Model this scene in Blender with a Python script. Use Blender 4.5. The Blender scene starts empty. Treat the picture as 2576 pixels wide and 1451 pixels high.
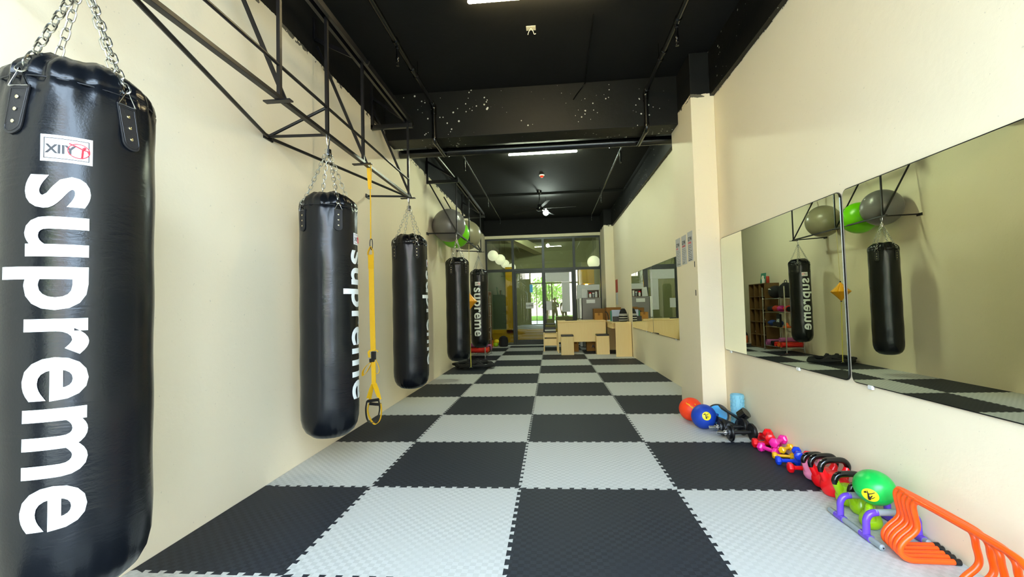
import bpy, bmesh, math, random
from mathutils import Vector, Matrix
PI = math.pi
rad = math.radians
sc = bpy.context.scene
C = sc.collection
random.seed(7)

# ------------------------------------------------------------------ camera
CAM = Vector((0.238889, -4.985847, 1.182590))
F_PX, YAW, PITCH, ROLL = 1136.315, -0.0858192, 0.0398920, -0.0252416
def camera():
    cy, sy = math.cos(YAW), math.sin(YAW); cp, sp = math.cos(PITCH), math.sin(PITCH)
    f = Vector((sy*cp, cy*cp, sp)); r = Vector((cy, -sy, 0)); u = r.cross(f)
    r2 = r*math.cos(ROLL) + u*math.sin(ROLL); u2 = u*math.cos(ROLL) - r*math.sin(ROLL)
    cd = bpy.data.cameras.new('camera'); cd.sensor_width = 36; cd.lens = 36*F_PX/2576
    cd.clip_start = 0.03; cd.clip_end = 200
    co = bpy.data.objects.new('camera', cd); C.objects.link(co)
    m = Matrix((r2, u2, -f)).transposed().to_4x4(); m.translation = CAM
    co.matrix_world = m; sc.camera = co
camera()

# ------------------------------------------------------------------ world, sun, exposure
sc.view_settings.view_transform = 'Standard'; sc.view_settings.look = 'None'
sc.view_settings.gamma = 1.0; sc.view_settings.use_curve_mapping = False
sc.view_settings.exposure = 1.46
w = bpy.data.worlds.new('sky'); sc.world = w; w.use_nodes = True
bg = w.node_tree.nodes['Background']
bg.inputs[0].default_value = (0.62, 0.80, 1.0, 1); bg.inputs[1].default_value = 10.0
sd = bpy.data.lights.new('sun', 'SUN'); sd.energy = 4.0; sd.angle = rad(2); sd.color = (1, .95, .86)
so = bpy.data.objects.new('sun', sd); C.objects.link(so)
so.rotation_euler = (rad(-28), rad(22), 0)
pd = bpy.data.lights.new('daylight_portal', 'AREA'); pd.shape = 'RECTANGLE'; pd.size = 3.7; pd.size_y = 3.3
pd.cycles.is_portal = True
po = bpy.data.objects.new('daylight_portal', pd); C.objects.link(po)
po.location = (0.135, -6.10, 1.75); po.rotation_euler = (rad(90), 0, 0)
sc.cycles.max_bounces = 10; sc.cycles.diffuse_bounces = 5; sc.cycles.glossy_bounces = 6
sc.cycles.transparent_max_bounces = 16; sc.cycles.sample_clamp_indirect = 6
sc.cycles.caustics_reflective = False; sc.cycles.caustics_refractive = False

# ------------------------------------------------------------------ materials
def lin(h):
    h = h.lstrip('#'); o = []
    for i in (0, 2, 4):
        c = int(h[i:i+2], 16)/255
        o.append(c/12.92 if c <= .04045 else ((c+.055)/1.055)**2.4)
    return (*o, 1)
class NT:
    def __init__(s, name):
        s.m = bpy.data.materials.new(name); s.m.use_nodes = True; s.t = s.m.node_tree
        s.b = s.t.nodes['Principled BSDF']; s.out = s.t.nodes['Material Output']
    def n(s, typ, **k):
        nd = s.t.nodes.new(typ)
        for a, v in k.items():
            if a.startswith('i_'):
                key = a[2:]; key = int(key) if key.isdigit() else key.replace('_', ' ')
                nd.inputs[key].default_value = v
            else: setattr(nd, a, v)
        return nd
    def l(s, a, b): s.t.links.new(a, b)
    def math(s, op, a, b=None, clamp=False):
        nd = s.n('ShaderNodeMath', operation=op); nd.use_clamp = clamp
        for i, v in enumerate((a, b)):
            if v is None: continue
            if isinstance(v, (int, float)): nd.inputs[i].default_value = v
            else: s.l(v, nd.inputs[i])
        return nd.outputs[0]
    def mix(s, f, a, b):
        nd = s.n('ShaderNodeMix', data_type='RGBA')
        for i, v in ((0, f), (6, a), (7, b)):
            if isinstance(v, (int, float, tuple)): nd.inputs[i].default_value = v
            else: s.l(v, nd.inputs[i])
        return nd.outputs[2]
    def pos(s): return s.n('ShaderNodeNewGeometry').outputs['Position']
    def sep(s, v):
        nd = s.n('ShaderNodeSeparateXYZ'); s.l(v, nd.inputs[0]); return nd.outputs
    def noise(s, scale, detail=3, rough=.5, vec=None):
        nd = s.n('ShaderNodeTexNoise'); nd.inputs['Scale'].default_value = scale
        nd.inputs['Detail'].default_value = detail; nd.inputs['Roughness'].default_value = rough
        if vec is not None: s.l(vec, nd.inputs['Vector'])
        return nd.outputs[0]
    def bump(s, h, strength=.3, dist=.01):
        nd = s.n('ShaderNodeBump'); nd.inputs['Strength'].default_value = strength; nd.inputs['Distance'].default_value = dist
        s.l(h, nd.inputs['Height']); s.l(nd.outputs[0], s.b.inputs['Normal'])
    def set(s, color=None, rough=.5, metal=0, spec=.5, emis=None, es=0, coat=0):
        b = s.b.inputs
        if color is not None:
            if isinstance(color, tuple): b['Base Color'].default_value = color
            else: s.l(color, b['Base Color'])
        b['Roughness'].default_value = rough; b['Metallic'].default_value = metal
        b['Specular IOR Level'].default_value = spec; b['Coat Weight'].default_value = coat
        if emis: b['Emission Color'].default_value = emis; b['Emission Strength'].default_value = es
        return s.m
def pm(name, h, rough=.5, metal=0, spec=.5, bump=0, bs=60, es=0, coat=0, var=.08):
    """plain painted / plastic / metal surface with faint tonal mottling and optional bump"""
    t = NT(name); c = lin(h) if isinstance(h, str) else h
    if es: return t.set(c, rough, metal, spec, c, es)
    tc = t.n('ShaderNodeTexCoord').outputs['Object']
    nz = t.noise(bs*.3, 3, .5, tc)
    d = tuple(x*(1-var) for x in c[:3])+(1,)
    t.set(t.mix(nz, d, c), rough, metal, spec, coat=coat)
    if bump: t.bump(t.noise(bs, 4, .6, tc), bump, .004)
    return t.m

def wall_mat():
    t = NT('wall_paint'); p = t.pos(); z = t.sep(p)[2]
    n1 = t.noise(.9, 4, .6, p); n2 = t.noise(9, 4, .6, p)
    base = t.mix(t.math('MULTIPLY', n1, .35), lin('#f5e9cd'), lin('#ebdfbe'))
    base = t.mix(t.math('MULTIPLY', t.math('GREATER_THAN', t.noise(55, 2, .5, p), .74), .35), base, lin('#b3ab98'))
    edge = t.math('ADD', 3.365, t.math('MULTIPLY', t.noise(7, 5, .7, p), .05))
    blk = t.math('GREATER_THAN', z, edge)
    sm = t.math('MULTIPLY', t.math('GREATER_THAN', z, t.math('SUBTRACT', edge, .035)), t.math('GREATER_THAN', t.noise(5, 4, .7, p), .52))
    sm = t.math('MAXIMUM', blk, t.math('MULTIPLY', sm, .85))
    t.set(t.mix(sm, base, (.0045, .0045, .004, 1)), .62, spec=.3)
    t.bump(t.math('ADD', t.math('MULTIPLY', n2, .5), t.noise(1.6, 3, .5, p)), .18, .03)
    return t.m
def black_paint(name, speck):
    t = NT(name); p = t.pos(); n = t.noise(2.5, 5, .6, p)
    col = t.mix(n, (.0022, .0022, .002, 1), (.006, .006, .005, 1))
    if speck:
        v = t.n('ShaderNodeTexVoronoi'); v.inputs['Scale'].default_value = 22; t.l(p, v.inputs['Vector'])
        siz = t.math('MULTIPLY', t.math('SUBTRACT', t.noise(1.9, 4, .7, p), .47), 1.6, True)
        k = t.sep(v.outputs['Color'])
        lim = t.math('MULTIPLY', siz, t.math('GREATER_THAN', k[0], .45))
        s1 = t.math('LESS_THAN', v.outputs['Distance'], t.math('MULTIPLY', lim, 1.1))
        col = t.mix(s1, col, (.55, .55, .5, 1))
    t.set(col, .5 if speck else .78, spec=.28); t.bump(t.noise(14, 5, .6, p), .25, .01)
    return t.m
def mat_foam(name, ca, cb, cd):
    t = NT(name); p = t.pos(); x, y, z = t.sep(p)
    ch = t.n('ShaderNodeTexChecker'); ch.inputs['Scale'].default_value = 36
    mp = t.n('ShaderNodeMapping'); mp.inputs['Location'].default_value = (0.003, 0.004, 0.4); t.l(p, mp.inputs[0])
    mp.inputs['Scale'].default_value = (1, 1, 0)
    t.l(mp.outputs[0], ch.inputs['Vector']); k = ch.outputs['Fac']
    n = t.noise(3.0, 4, .65, p)
    worn = t.math('MULTIPLY', t.math('SUBTRACT', n, .42), 5, True)
    col = t.mix(k, ca, cb); col = t.mix(t.math('MULTIPLY', worn, .65), col, t.mix(.5, ca, cb))
    col = t.mix(t.math('MULTIPLY', t.noise(1.1, 5, .6, p), .3), col, cd)
    t.set(col, .6, spec=.25)
    rx = t.math('SINE', t.math('MULTIPLY', x, 900)); ry = t.math('SINE', t.math('MULTIPLY', y, 900))
    rib = t.math('ADD', t.math('MULTIPLY', rx, k), t.math('MULTIPLY', ry, t.math('SUBTRACT', 1, k)))
    h = t.math('ADD', t.math('MULTIPLY', rib, .12), k)
    t.bump(h, .22, .004)
    return t.m
def glass_mat(name, tint, ior=1.75, dirt=0):
    t = NT(name); t.t.nodes.remove(t.b)
    tr = t.n('ShaderNodeBsdfTransparent'); tr.inputs[0].default_value = tint
    gl = t.n('ShaderNodeBsdfGlossy'); gl.inputs['Roughness'].default_value = 0; gl.inputs[0].default_value = (1, 1, 1, 1)
    fr = t.n('ShaderNodeFresnel'); fr.inputs[0].default_value = ior
    mx = t.n('ShaderNodeMixShader'); t.l(fr.outputs[0], mx.inputs[0]); t.l(tr.outputs[0], mx.inputs[1]); t.l(gl.outputs[0], mx.inputs[2])
    t.l(mx.outputs[0], t.out.inputs[0]); return t.m
def leaf_mat(name, a, b):
    t = NT(name); p = t.pos(); return t.set(t.mix(t.noise(3, 3, .6, p), lin(a), lin(b)), .6)
def vinyl_mat():
    t = NT('black_vinyl'); tc = t.n('ShaderNodeTexCoord').outputs['Object']
    t.set((.004, .005, .007, 1), .25, spec=.34)
    mp = t.n('ShaderNodeMapping'); mp.inputs['Scale'].default_value = (1, 1, 4.5); t.l(tc, mp.inputs[0])
    cr = t.n('ShaderNodeTexNoise'); cr.inputs['Scale'].default_value = 9; cr.inputs['Detail'].default_value = 5; cr.inputs['Distortion'].default_value = 1.2
    t.l(mp.outputs[0], cr.inputs['Vector'])
    msk = t.math('MULTIPLY', t.math('SUBTRACT', t.noise(4, 2, .5, tc), .45), 4, True)
    crs = t.math('MULTIPLY', cr.outputs[0], msk)
    fine = t.noise(140, 3, .6, tc)
    big = t.noise(3.2, 2, .5, tc)
    h = t.math('ADD', t.math('ADD', t.math('MULTIPLY', crs, .35), t.math('MULTIPLY', fine, .05)), t.math('MULTIPLY', big, .8))
    t.bump(h, .35, .02)
    return t.m
def wood_mat(name, a, b, sc_=1):
    t = NT(name); tc = t.n('ShaderNodeTexCoord').outputs['Object']
    mp = t.n('ShaderNodeMapping'); mp.inputs['Scale'].default_value = (18*sc_, 18*sc_, 1.5*sc_); t.l(tc, mp.inputs[0])
    n = t.noise(2, 5, .6, mp.outputs[0])
    return t.set(t.mix(n, lin(a), lin(b)), .42)

M = {}
M['wall'] = wall_mat()
M['blackceil'] = black_paint('black_ceiling_paint', False)
M['blackbeam'] = black_paint('black_beam_paint', True)
M['matlight'] = mat_foam('light_grey_foam', (.50, .52, .515, 1), (.60, .62, .615, 1), (.46, .475, .47, 1))
M['matdark'] = mat_foam('dark_grey_foam', (.011, .015, .023, 1), (.022, .028, .041, 1), (.015, .018, .026, 1))
M['concrete'] = pm('concrete', '#8f8f8a', .8, bump=.2)
M['cream'] = pm('cream_paint', '#e9dfbd', .6)
M['vinyl'] = vinyl_mat()
M['letter'] = pm('white_print', '#e6eef0', .45, bump=.15, bs=90)
M['patch'] = pm('white_patch', '#eceef4', .55)
M['ink'] = pm('black_ink', '#15151a', .5)
M['redink'] = pm('red_ink', '#e01028', .5)
M['strap'] = pm('black_webbing', '#16161a', .55, bump=.3, bs=200)
M['rivet'] = pm('brass_rivet', '#e8dcb8', .25, 1)
M['chrome'] = pm('chrome', '#d8dadd', .14, 1, var=.03)
M['zinc'] = pm('zinc_chain', '#c9c8c0', .28, 1, var=.1)
M['steel'] = pm('black_painted_steel', '#0b090d', .40, spec=.5, bump=.15, bs=80)
M['pipe'] = pm('black_painted_pipe', '#0b0c0e', .22, spec=.6, bump=.1, bs=40)
M['yellow'] = pm('yellow_webbing', '#f0bd0a', .6, bump=.25, bs=220)
M['blackfab'] = pm('black_fabric', '#101013', .8, bump=.3, bs=150)
M['rubber'] = pm('black_rubber', '#0c0c0e', .45, bump=.15, bs=120)
M['blackpl'] = pm('glossy_black_plastic', '#08080a', .18, coat=.3)
M['mirror'] = pm('mirror_silver', (.80, .84, .70, 1), .004, 1, var=0)
M['mirredge'] = pm('mirror_edge', '#0c0c0c', .3)
M['white'] = pm('white_plastic', '#e9eae6', .45)
M['paper'] = pm('paper', '#dfe2e2', .8)
M['greypaper'] = pm('grey_paper', '#c4c4c6', .8)
M['frame'] = pm('dark_aluminium', '#2a2e2e', .4, .3, var=.1)
M['glass'] = glass_mat('window_glass', (.80, .86, .78, 1))
M['clear'] = glass_mat('clear_glass', (.97, .98, .98, 1), 1.45)
M['yframe'] = pm('mustard_frame_paint', '#efb00c', .5)
M['greypanel'] = pm('grey_green_panel', '#5e6a60', .5)
M['backwall'] = pm('olive_beige_paint', '#a8a487', .8)
M['birch'] = wood_mat('pale_beech_laminate', '#fde3a8', '#f6d491')
M['cubby'] = wood_mat('brown_shelf_wood', '#6e5029', '#573e1e')
M['card'] = pm('cardboard', '#b07f3c', .8, bump=.1)
M['carddark'] = pm('cardboard_dark', '#8a5f2a', .8)
M['cushion'] = pm('black_cushion', '#1a1416', .4)
M['fridge'] = pm('grey_fridge_steel', '#6d6a66', .4, .2)
M['orange'] = pm('orange_hurdle_plastic', '#ff5a08', .35, coat=.1, var=.02)
M['purple'] = pm('purple_plastic', '#6a45c8', .25)
M['greytube'] = pm('grey_tube_plastic', '#8f999d', .4)
M['green'] = pm('green_ball_rubber', '#10b84c', .33, var=.03)
M['lime'] = pm('lime_plastic', '#9ccb12', .22, var=.03)
M['limeball'] = pm('lime_ball_vinyl', '#74d60a', .3, var=.04)
M['red'] = pm('red_dumbbell_vinyl', '#f2121c', .25, var=.03)
M['pink'] = pm('pink_dumbbell_vinyl', '#f428a0', .25, var=.03)
M['palepink'] = pm('pale_pink_plastic', '#f48fb8', .3, var=.03)
M['ydb'] = pm('yellow_dumbbell_vinyl', '#f5b90c', .25, var=.03)
M['blue'] = pm('blue_dumbbell_vinyl', '#1440d4', .22, var=.03)
M['navyball'] = pm('blue_ball_rubber', '#0b3fae', .5, bump=.2, bs=160)
M['orangeball'] = pm('orange_ball_rubber', '#ff4210', .5, bump=.2, bs=160)
M['sky'] = pm('light_blue_plastic', '#25a9ee', .35)
M['roller'] = pm('pale_blue_foam', '#8ccbe0', .6)
M['ymark'] = pm('yellow_print', '#f7e216', .5)
M['omark'] = pm('yellow_orange_print', '#f8c21a', .5)
M['greyball'] = pm('grey_ball_vinyl', '#6e6c6a', .3, var=.05)
M['oliveball'] = pm('olive_grey_ball_vinyl', '#8c866c', .3, var=.05)
M['tube'] = pm('lit_tube', (1, .82, .44, 1), es=46)
M['tubefar'] = pm('lit_tube_cool', (.88, 1, .70, 1), es=125)
M['bulb'] = pm('lit_bulb', (.85, 1, .85, 1), es=190)
M['lamp'] = pm('lit_globe', (1, .93, .74, 1), es=.30)
M['warm'] = pm('warm_lamp', (1, .55, .06, 1), es=30)
M['firered'] = pm('red_detector_plastic', '#e83818', .35)
M['hair'] = pm('dark_hair', '#161110', .6)
M['skin'] = pm('skin', '#b98a6b', .55)
M['shirt'] = pm('grey_shirt', '#8d9088', .85)
M['pants'] = pm('dark_trousers', '#2a2b31', .85)
M['leaf'] = leaf_mat('tree_leaves', '#5f9a2c', '#a9c24a')
M['bark'] = pm('tree_bark', '#5a4632', .9, bump=.5)
M['pinkwall'] = pm('pale_pink_render', '#e3c6b4', .8)
M['pave'] = pm('pale_paving', '#b9b5aa', .8)
M['hedge'] = leaf_mat('hedge_leaves', '#3f7a28', '#86a83a')
M['teal'] = pm('teal_print', '#3f8f78', .6)
M['magenta'] = pm('magenta_vinyl', '#c42a86', .4)
M['redmat'] = pm('red_foam', '#e8281c', .6)
M['pinkmat'] = pm('mauve_foam', '#b0609a', .6)
M['orangepl'] = pm('orange_cone_plastic', '#f06a20', .5)
M['bluegear'] = pm('blue_gear_vinyl', '#123a86', .4)
M['redposter'] = pm('red_calendar', '#b5331a', .6)
M['bluefolder'] = pm('pale_blue_folder', '#b9c6ea', .5)
M['olive'] = pm('olive_pad', '#5d5a12', .5)

# ------------------------------------------------------------------ mesh builder
class MB:
    def __init__(s): s.v = []; s.f = []
    def add(s, vs, fs, m=None):
        o = len(s.v); s.v += [tuple(m @ Vector(v)) if m else tuple(v) for v in vs]; s.f += [tuple(i+o for i in f) for f in fs]; return s
    def box(s, a, b, m=None):
        (x0, y0, z0), (x1, y1, z1) = a, b
        vs = [(x0,y0,z0),(x1,y0,z0),(x1,y1,z0),(x0,y1,z0),(x0,y0,z1),(x1,y0,z1),(x1,y1,z1),(x0,y1,z1)]
        return s.add(vs, [(0,3,2,1),(4,5,6,7),(0,1,5,4),(1,2,6,5),(2,3,7,6),(3,0,4,7)], m)
    def cbox(s, c, d, m=None):
        return s.box([c[i]-d[i]/2 for i in range(3)], [c[i]+d[i]/2 for i in range(3)], m)
    def bar(s, a, b, wx, wy, up=(0, 0, 1)):
        a, b = Vector(a), Vector(b); d = (b-a).normalized(); up = Vector(up)
        if abs(d.dot(up)) > .98: up = Vector((0, 1, 0))
        r = d.cross(up).normalized(); u = r.cross(d)
        vs = []
        for p in (a, b):
            for i, j in ((-1,-1),(1,-1),(1,1),(-1,1)): vs.append(p + r*i*wx/2 + u*j*wy/2)
        return s.add(vs, [(0,1,2,3),(7,6,5,4),(0,4,5,1),(1,5,6,2),(2,6,7,3),(3,7,4,0)])
    def tube(s, pts, r, seg=12, closed=False, cap=True):
        pts = [Vector(p) for p in pts]; n = len(pts); rs = r if isinstance(r, (list, tuple)) else [r]*n
        T = []
        for i in range(n):
            if closed: d = pts[(i+1) % n]-pts[i-1]
            else: d = pts[min(i+1, n-1)]-pts[max(i-1, 0)]
            T.append(d.normalized() if d.length > 1e-9 else Vector((0, 0, 1)))
        ref = Vector((0, 0, 1)) if abs(T[0].z) < .9 else Vector((1, 0, 0))
        N = (ref - T[0]*ref.dot(T[0])).normalized(); vs = []
        for i in range(n):
            N = N - T[i]*N.dot(T[i])
            N = N.normalized() if N.length > 1e-6 else T[i].orthogonal().normalized()
            B = T[i].cross(N)
            for k in range(seg):
                a = 2*PI*k/seg; vs.append(pts[i] + (N*math.cos(a)+B*math.sin(a))*rs[i])
        fs = []
        for i in range(n if closed else n-1):
            j = (i+1) % n
            for k in range(seg): fs.append((i*seg+k, i*seg+(k+1) % seg, j*seg+(k+1) % seg, j*seg+k))
        if cap and not closed: fs += [tuple(range(seg))[::-1], tuple((n-1)*seg+k for k in range(seg))]
        return s.add(vs, fs)
    def lathe(s, prof, seg=32, m=None):
        vs = []; fs = []
        for r, z in prof:
            for k in range(seg):
                a = 2*PI*k/seg; vs.append((r*math.cos(a), r*math.sin(a), z))
        n = len(prof)
        for i in range(n-1):
            for k in range(seg): fs.append((i*seg+k, i*seg+(k+1) % seg, (i+1)*seg+(k+1) % seg, (i+1)*seg+k))
        if prof[0][0] > 1e-6: fs.append(tuple(range(seg))[::-1])
        if prof[-1][0] > 1e-6: fs.append(tuple((n-1)*seg+k for k in range(seg)))
        return s.add(vs, fs, m)
    def sphere(s, c, r, seg=32, sy=1, sz=1):
        prof = [(max(1e-7, r*math.sin(PI*i/(seg//2))), -r*math.cos(PI*i/(seg//2))*sz) for i in range(seg//2+1)]
        return s.lathe(prof, seg, Matrix.Translation(c) @ Matrix.Diagonal((1, sy, 1, 1)))
    def prism(s, poly, z0, z1, m=None):
        n = len(poly); vs = [(x, y, z0) for x, y in poly]+[(x, y, z1) for x, y in poly]
        fs = [tuple(range(n))[::-1], tuple(range(n, 2*n))]+[(i, (i+1) % n, n+(i+1) % n, n+i) for i in range(n)]
        return s.add(vs, fs, m)
    def mesh(s, name, mat, ang=35):
        me = bpy.data.meshes.new(name); me.from_pydata(s.v, [], s.f)
        bm = bmesh.new(); bm.from_mesh(me); bmesh.ops.remove_doubles(bm, verts=bm.verts, dist=1e-6)
        bmesh.ops.recalc_face_normals(bm, faces=bm.faces); bm.to_mesh(me); bm.free()
        me.materials.append(M[mat] if isinstance(mat, str) else mat)
        me.polygons.foreach_set('use_smooth', [True]*len(me.polygons))
        me.set_sharp_from_angle(angle=rad(ang)); return me
def spline(pts, k=6, closed=False):
    P = [Vector(p) for p in pts]; n = len(P); out = []
    for i in range(n if closed else n-1):
        g = (lambda j: P[j % n]) if closed else (lambda j: P[max(0, min(n-1, j))])
        a, b, c, d = g(i-1), g(i), g(i+1), g(i+2)
        for j in range(k):
            t = j/k
            out.append(.5*((2*b)+(c-a)*t+(2*a-5*b+4*c-d)*t*t+(3*b-a-3*c+d)*t**3))
    if not closed: out.append(P[-1])
    return out
def tag(o, label=None, cat=None, group=None, kind=None):
    if label: o['label'] = label
    if cat: o['category'] = cat
    if group: o['group'] = group
    if kind: o['kind'] = kind
    return o
def thing(name, label, cat, loc=(0, 0, 0), rotz=0, group=None):
    o = bpy.data.objects.new(name, None); C.objects.link(o); o.empty_display_size = .05
    o.location = loc; o.rotation_euler = (0, 0, rotz); return tag(o, label, cat, group)
def part(name, mb, mat, parent=None, bevel=0, label=None, ang=35, loc=None, rot=None):
    me = mb.mesh(name, mat, ang) if isinstance(mb, MB) else mb
    o = bpy.data.objects.new(name, me); C.objects.link(o)
    if parent: o.parent = parent
    if loc: o.location = loc
    if rot: o.rotation_euler = rot
    if bevel:
        b = o.modifiers.new('bevel', 'BEVEL'); b.width = bevel; b.segments = 2; b.limit_method = 'ANGLE'; b.angle_limit = rad(40)
        b.harden_normals = True
    if label: o['label'] = label
    return o
def solo(name, mb, mat, label, cat, loc=(0, 0, 0), rotz=0, group=None, bevel=0, rot=None):
    o = part(name, mb, mat, None, bevel, None, loc=loc); o.rotation_euler = rot or (0, 0, rotz)
    return tag(o, label, cat, group)
def struct(name, mb, mat, bevel=0):
    return tag(part(name, mb, mat, None, bevel), kind='structure')
def copy_tree(o, parent=None):
    c = o.copy(); C.objects.link(c)
    if parent: c.parent = parent
    for ch in list(o.children): copy_tree(ch, c)
    return c
def dup(o, loc, label, rotz=None, scale=None, rot=None):
    c = copy_tree(o); c.location = loc; c['label'] = label
    if rotz is not None: c.rotation_euler = (0, 0, rotz)
    if rot: c.rotation_euler = rot
    if scale: c.scale = (scale,)*3
    return c
_tc = {}
def text_mb(s, size=1.0, bold=0.0, cond=1.0, step=None, spacing=1.0):
    """flat text as a triangulated MB in its own xy-plane, origin at the left of the baseline"""
    cu = bpy.data.curves.new('t', 'FONT'); cu.body = s; cu.size = size; cu.offset = bold; cu.space_character = spacing
    cu.resolution_u = 4
    o = bpy.data.objects.new('t', cu); me = bpy.data.meshes.new_from_object(o)
    bm = bmesh.new(); bm.from_mesh(me); bpy.data.meshes.remove(me); bpy.data.objects.remove(o); bpy.data.curves.remove(cu)
    bmesh.ops.remove_doubles(bm, verts=bm.verts, dist=1e-6)
    if step:
        ys = [v.co.y for v in bm.verts]; y = min(ys)
        while y < max(ys):
            bmesh.ops.bisect_plane(bm, geom=bm.verts[:]+bm.edges[:]+bm.faces[:], plane_co=(0, y, 0), plane_no=(0, 1, 0)); y += step
    for v in bm.verts: v.co.x *= cond
    bm.verts.index_update()
    mb = MB(); mb.v = [tuple(v.co) for v in bm.verts]; mb.f = [tuple(v.index for v in f.verts) for f in bm.faces]
    bm.free(); return mb
def flat(mb, m, depth=0): 
    o = MB(); o.add(mb.v, mb.f, m); return o
def plane_m(origin, xdir, ydir):
    x = Vector(xdir).normalized(); y = Vector(ydir).normalized(); z = x.cross(y)
    m = Matrix((x, y, z)).transposed().to_4x4(); m.translation = Vector(origin); return m

XL, XR, YG, YF, ZC = -1.75, 2.02, 8.83, -6.15, 3.84
# ================================================================== ROOM SHELL
struct('floor', MB().box((XL-.75, YF-.1, -.12), (XR+.45, 13.2, -.021)), 'concrete')
struct('wall_left', MB().box((XL-.15, YF, -.12), (XL, YG+.1, ZC+.1)), 'wall')
struct('wall_right', MB().box((XR, YF, -.12), (XR+.15, YG+.1, ZC+.1)), 'wall')
struct('ceiling', MB().box((XL-.15, YF, ZC), (XR+.15, YG+.15, ZC+.15)), 'blackceil')
struct('trim_1', MB().box((XL, .37, 3.265), (XR, .68, ZC)), 'blackbeam', .006)          # cross beam
struct('trim_2', MB().box((1.975, YF, 3.36), (XR, .37, ZC)), 'blackbeam', .004)          # beam along right wall
struct('trim_3', MB().box((1.975, .68, 3.36), (XR, YG, ZC)), 'blackbeam', .004)
struct('trim_4', MB().box((1.776, -.112, -.02), (XR, .67, ZC)), 'wall', .008)           # pillar
struct('trim_5', MB().box((1.76, 7.75, -.02), (XR, YG, ZC)), 'wall', .008)              # rear pillar
struct('trim_6', MB().box((XL, 8.72, 3.36), (XR, YG+.1, ZC)), 'blackceil')              # black header above the glass
struct('trim_7', MB().box((XL, 8.74, 3.27), (1.80, YG+.05, 3.36)), 'cream', .004)
struct('trim_8', MB().box((XL, 5.55, 3.79), (1.975, 5.75, ZC)), 'blackceil')
struct('trim_9', MB().box((XL, 8.62, -.02), (1.76, 8.86, .012)), 'white', .003)         # sill below the glass

# ---- jigsaw floor mats
def edge_pts(a, b, c, vertical, lo, hi):
    """dovetail seam from a to b along an axis at coordinate c; clipped to the room side lo/hi"""
    P = 13; amp = .0105; out = []; n0 = math.floor(a*P); n1 = math.ceil(b*P)
    for k in range(n0, n1):
        for t, d in ((.22, -amp), (.16, amp), (.60, amp), (.54, -amp)):
            u = (k+t)/P
            if a+.02 < u < b-.02: out.append((u, c+d))
    out = [(a, c)]+out+[(b, c)]
    return [(q, p) for p, q in out] if vertical else out
COLS = [XL+.004, -1, 0, 1, XR-.004]
COLN = ['against the left wall', 'second column from left', 'third column from left', 'against the right wall']
ORD = ['first', 'second', 'third', 'fourth', 'fifth', 'sixth', 'seventh', 'eighth', 'ninth', 'tenth', 'eleventh', 'twelfth', 'thirteenth', 'fourteenth', 'fifteenth']
for row in range(-6, 9):
    y0 = max(row, YF+.02); y1 = row+1 if row < 8 else 8.61
    for ci in range(4):
        x0, x1 = COLS[ci], COLS[ci+1]; i = ci-2
        bot = edge_pts(x0, x1, y0, False, 0, 0) if row > -6 else [(x0, y0), (x1, y0)]
        top = edge_pts(x0, x1, y1, False, 0, 0) if row < 8 else [(x0, y1), (x1, y1)]
        lef = edge_pts(y0, y1, x0, True, 0, 0) if ci > 0 else [(x0, y0), (x0, y1)]
        rig = edge_pts(y0, y1, x1, True, 0, 0) if ci < 3 else [(x1, y0), (x1, y1)]
        poly = bot[:-1]+rig[:-1]+top[::-1][:-1]+lef[::-1][:-1]
        if ci == 3 and row in (-1, 0):      # cut round the pillar
            px = 1.772
            if row == -1:
                cut = [(px, y1), (px, -.116), (x1, -.116)]
                poly = bot[:-1]+[(x1, y0), (x1, -.116), (px, -.116)]+[p for p in top[::-1] if p[0] < px]
                poly[len(bot)+2:len(bot)+2] = [(px, y1)]
                poly += lef[::-1][1:-1] if lef[-1] == poly[-1] else lef[::-1][:-1]
            else:
                poly = [p for p in bot if p[0] < px]+[(px, y0), (px, .674), (x1, .674)]+[(x1, y1)]+top[::-1][1:-1]+lef[::-1][:-1]
        dark = (i+row) % 2 != 0; rn = row+3
        tone = 'Dark grey' if dark else 'Light grey'
        if rn >= 0: lab = f'{tone} jigsaw foam mat, {COLN[ci]}, {ORD[rn]} row up from the bottom edge'
        else: lab = f'{tone} jigsaw foam mat, {COLN[ci]}, {ORD[-rn-1]} row below the photo'
        cx, cy = (x0+x1)/2, (y0+y1)/2
        mb = MB().prism([(px_-cx, py_-cy) for px_, py_ in poly], 0, .02)
        solo('floor_mat', mb, 'matdark' if dark else 'matlight', lab, 'floor mat', (cx, cy, -.02), group='interlocking foam floor mats')

# ================================================================== MIRRORS
def mirror(y0, y1, z0, z1, label, rl=.04, rr=.04):
    root = thing('wall_mirror', label, 'mirror', (XR-.004, (y0+y1)/2, z0), 0, 'frameless mirrors on the right wall')
    hw = (y1-y0)/2; h = z1-z0
    def rr_poly(g):
        pts = []
        for cx, cz, a0, r in ((hw-rr, rr, -90, rr), (hw-rr, h-rr, 0, rr), (-hw+rl, h-rl, 90, rl), (-hw+rl, rl, 180, rl)):
            for k in range(7):
                a = rad(a0+k*15); pts.append((cx+(r-g)*math.cos(a), cz+(r-g)*math.sin(a)))
        return pts
    m = Matrix(((0, 0, -1, 0), (1, 0, 0, 0), (0, 1, 0, 0), (0, 0, 0, 1)))
    part('backing', MB().prism(rr_poly(0), 0, .007, m), 'mirredge', root)
    part('mirror_glass', MB().prism(rr_poly(.006), .007, .010, m), 'mirror', root, ang=20)
    for yy in (-hw*.42, hw*.84 if y0 < -1 else -hw*.84):
        part('mirror_clip', MB().box((-.016, yy-.018, -.018), (0, yy+.018, .006)), 'white', root, .004)
mirror(-2.095, -.14, .685, 1.835, 'Large wall mirror beside the pillar, left one of the near pair')
mirror(-4.10, -2.115, .685, 1.835, 'Large wall mirror nearest the camera, running out of the right edge')
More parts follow.
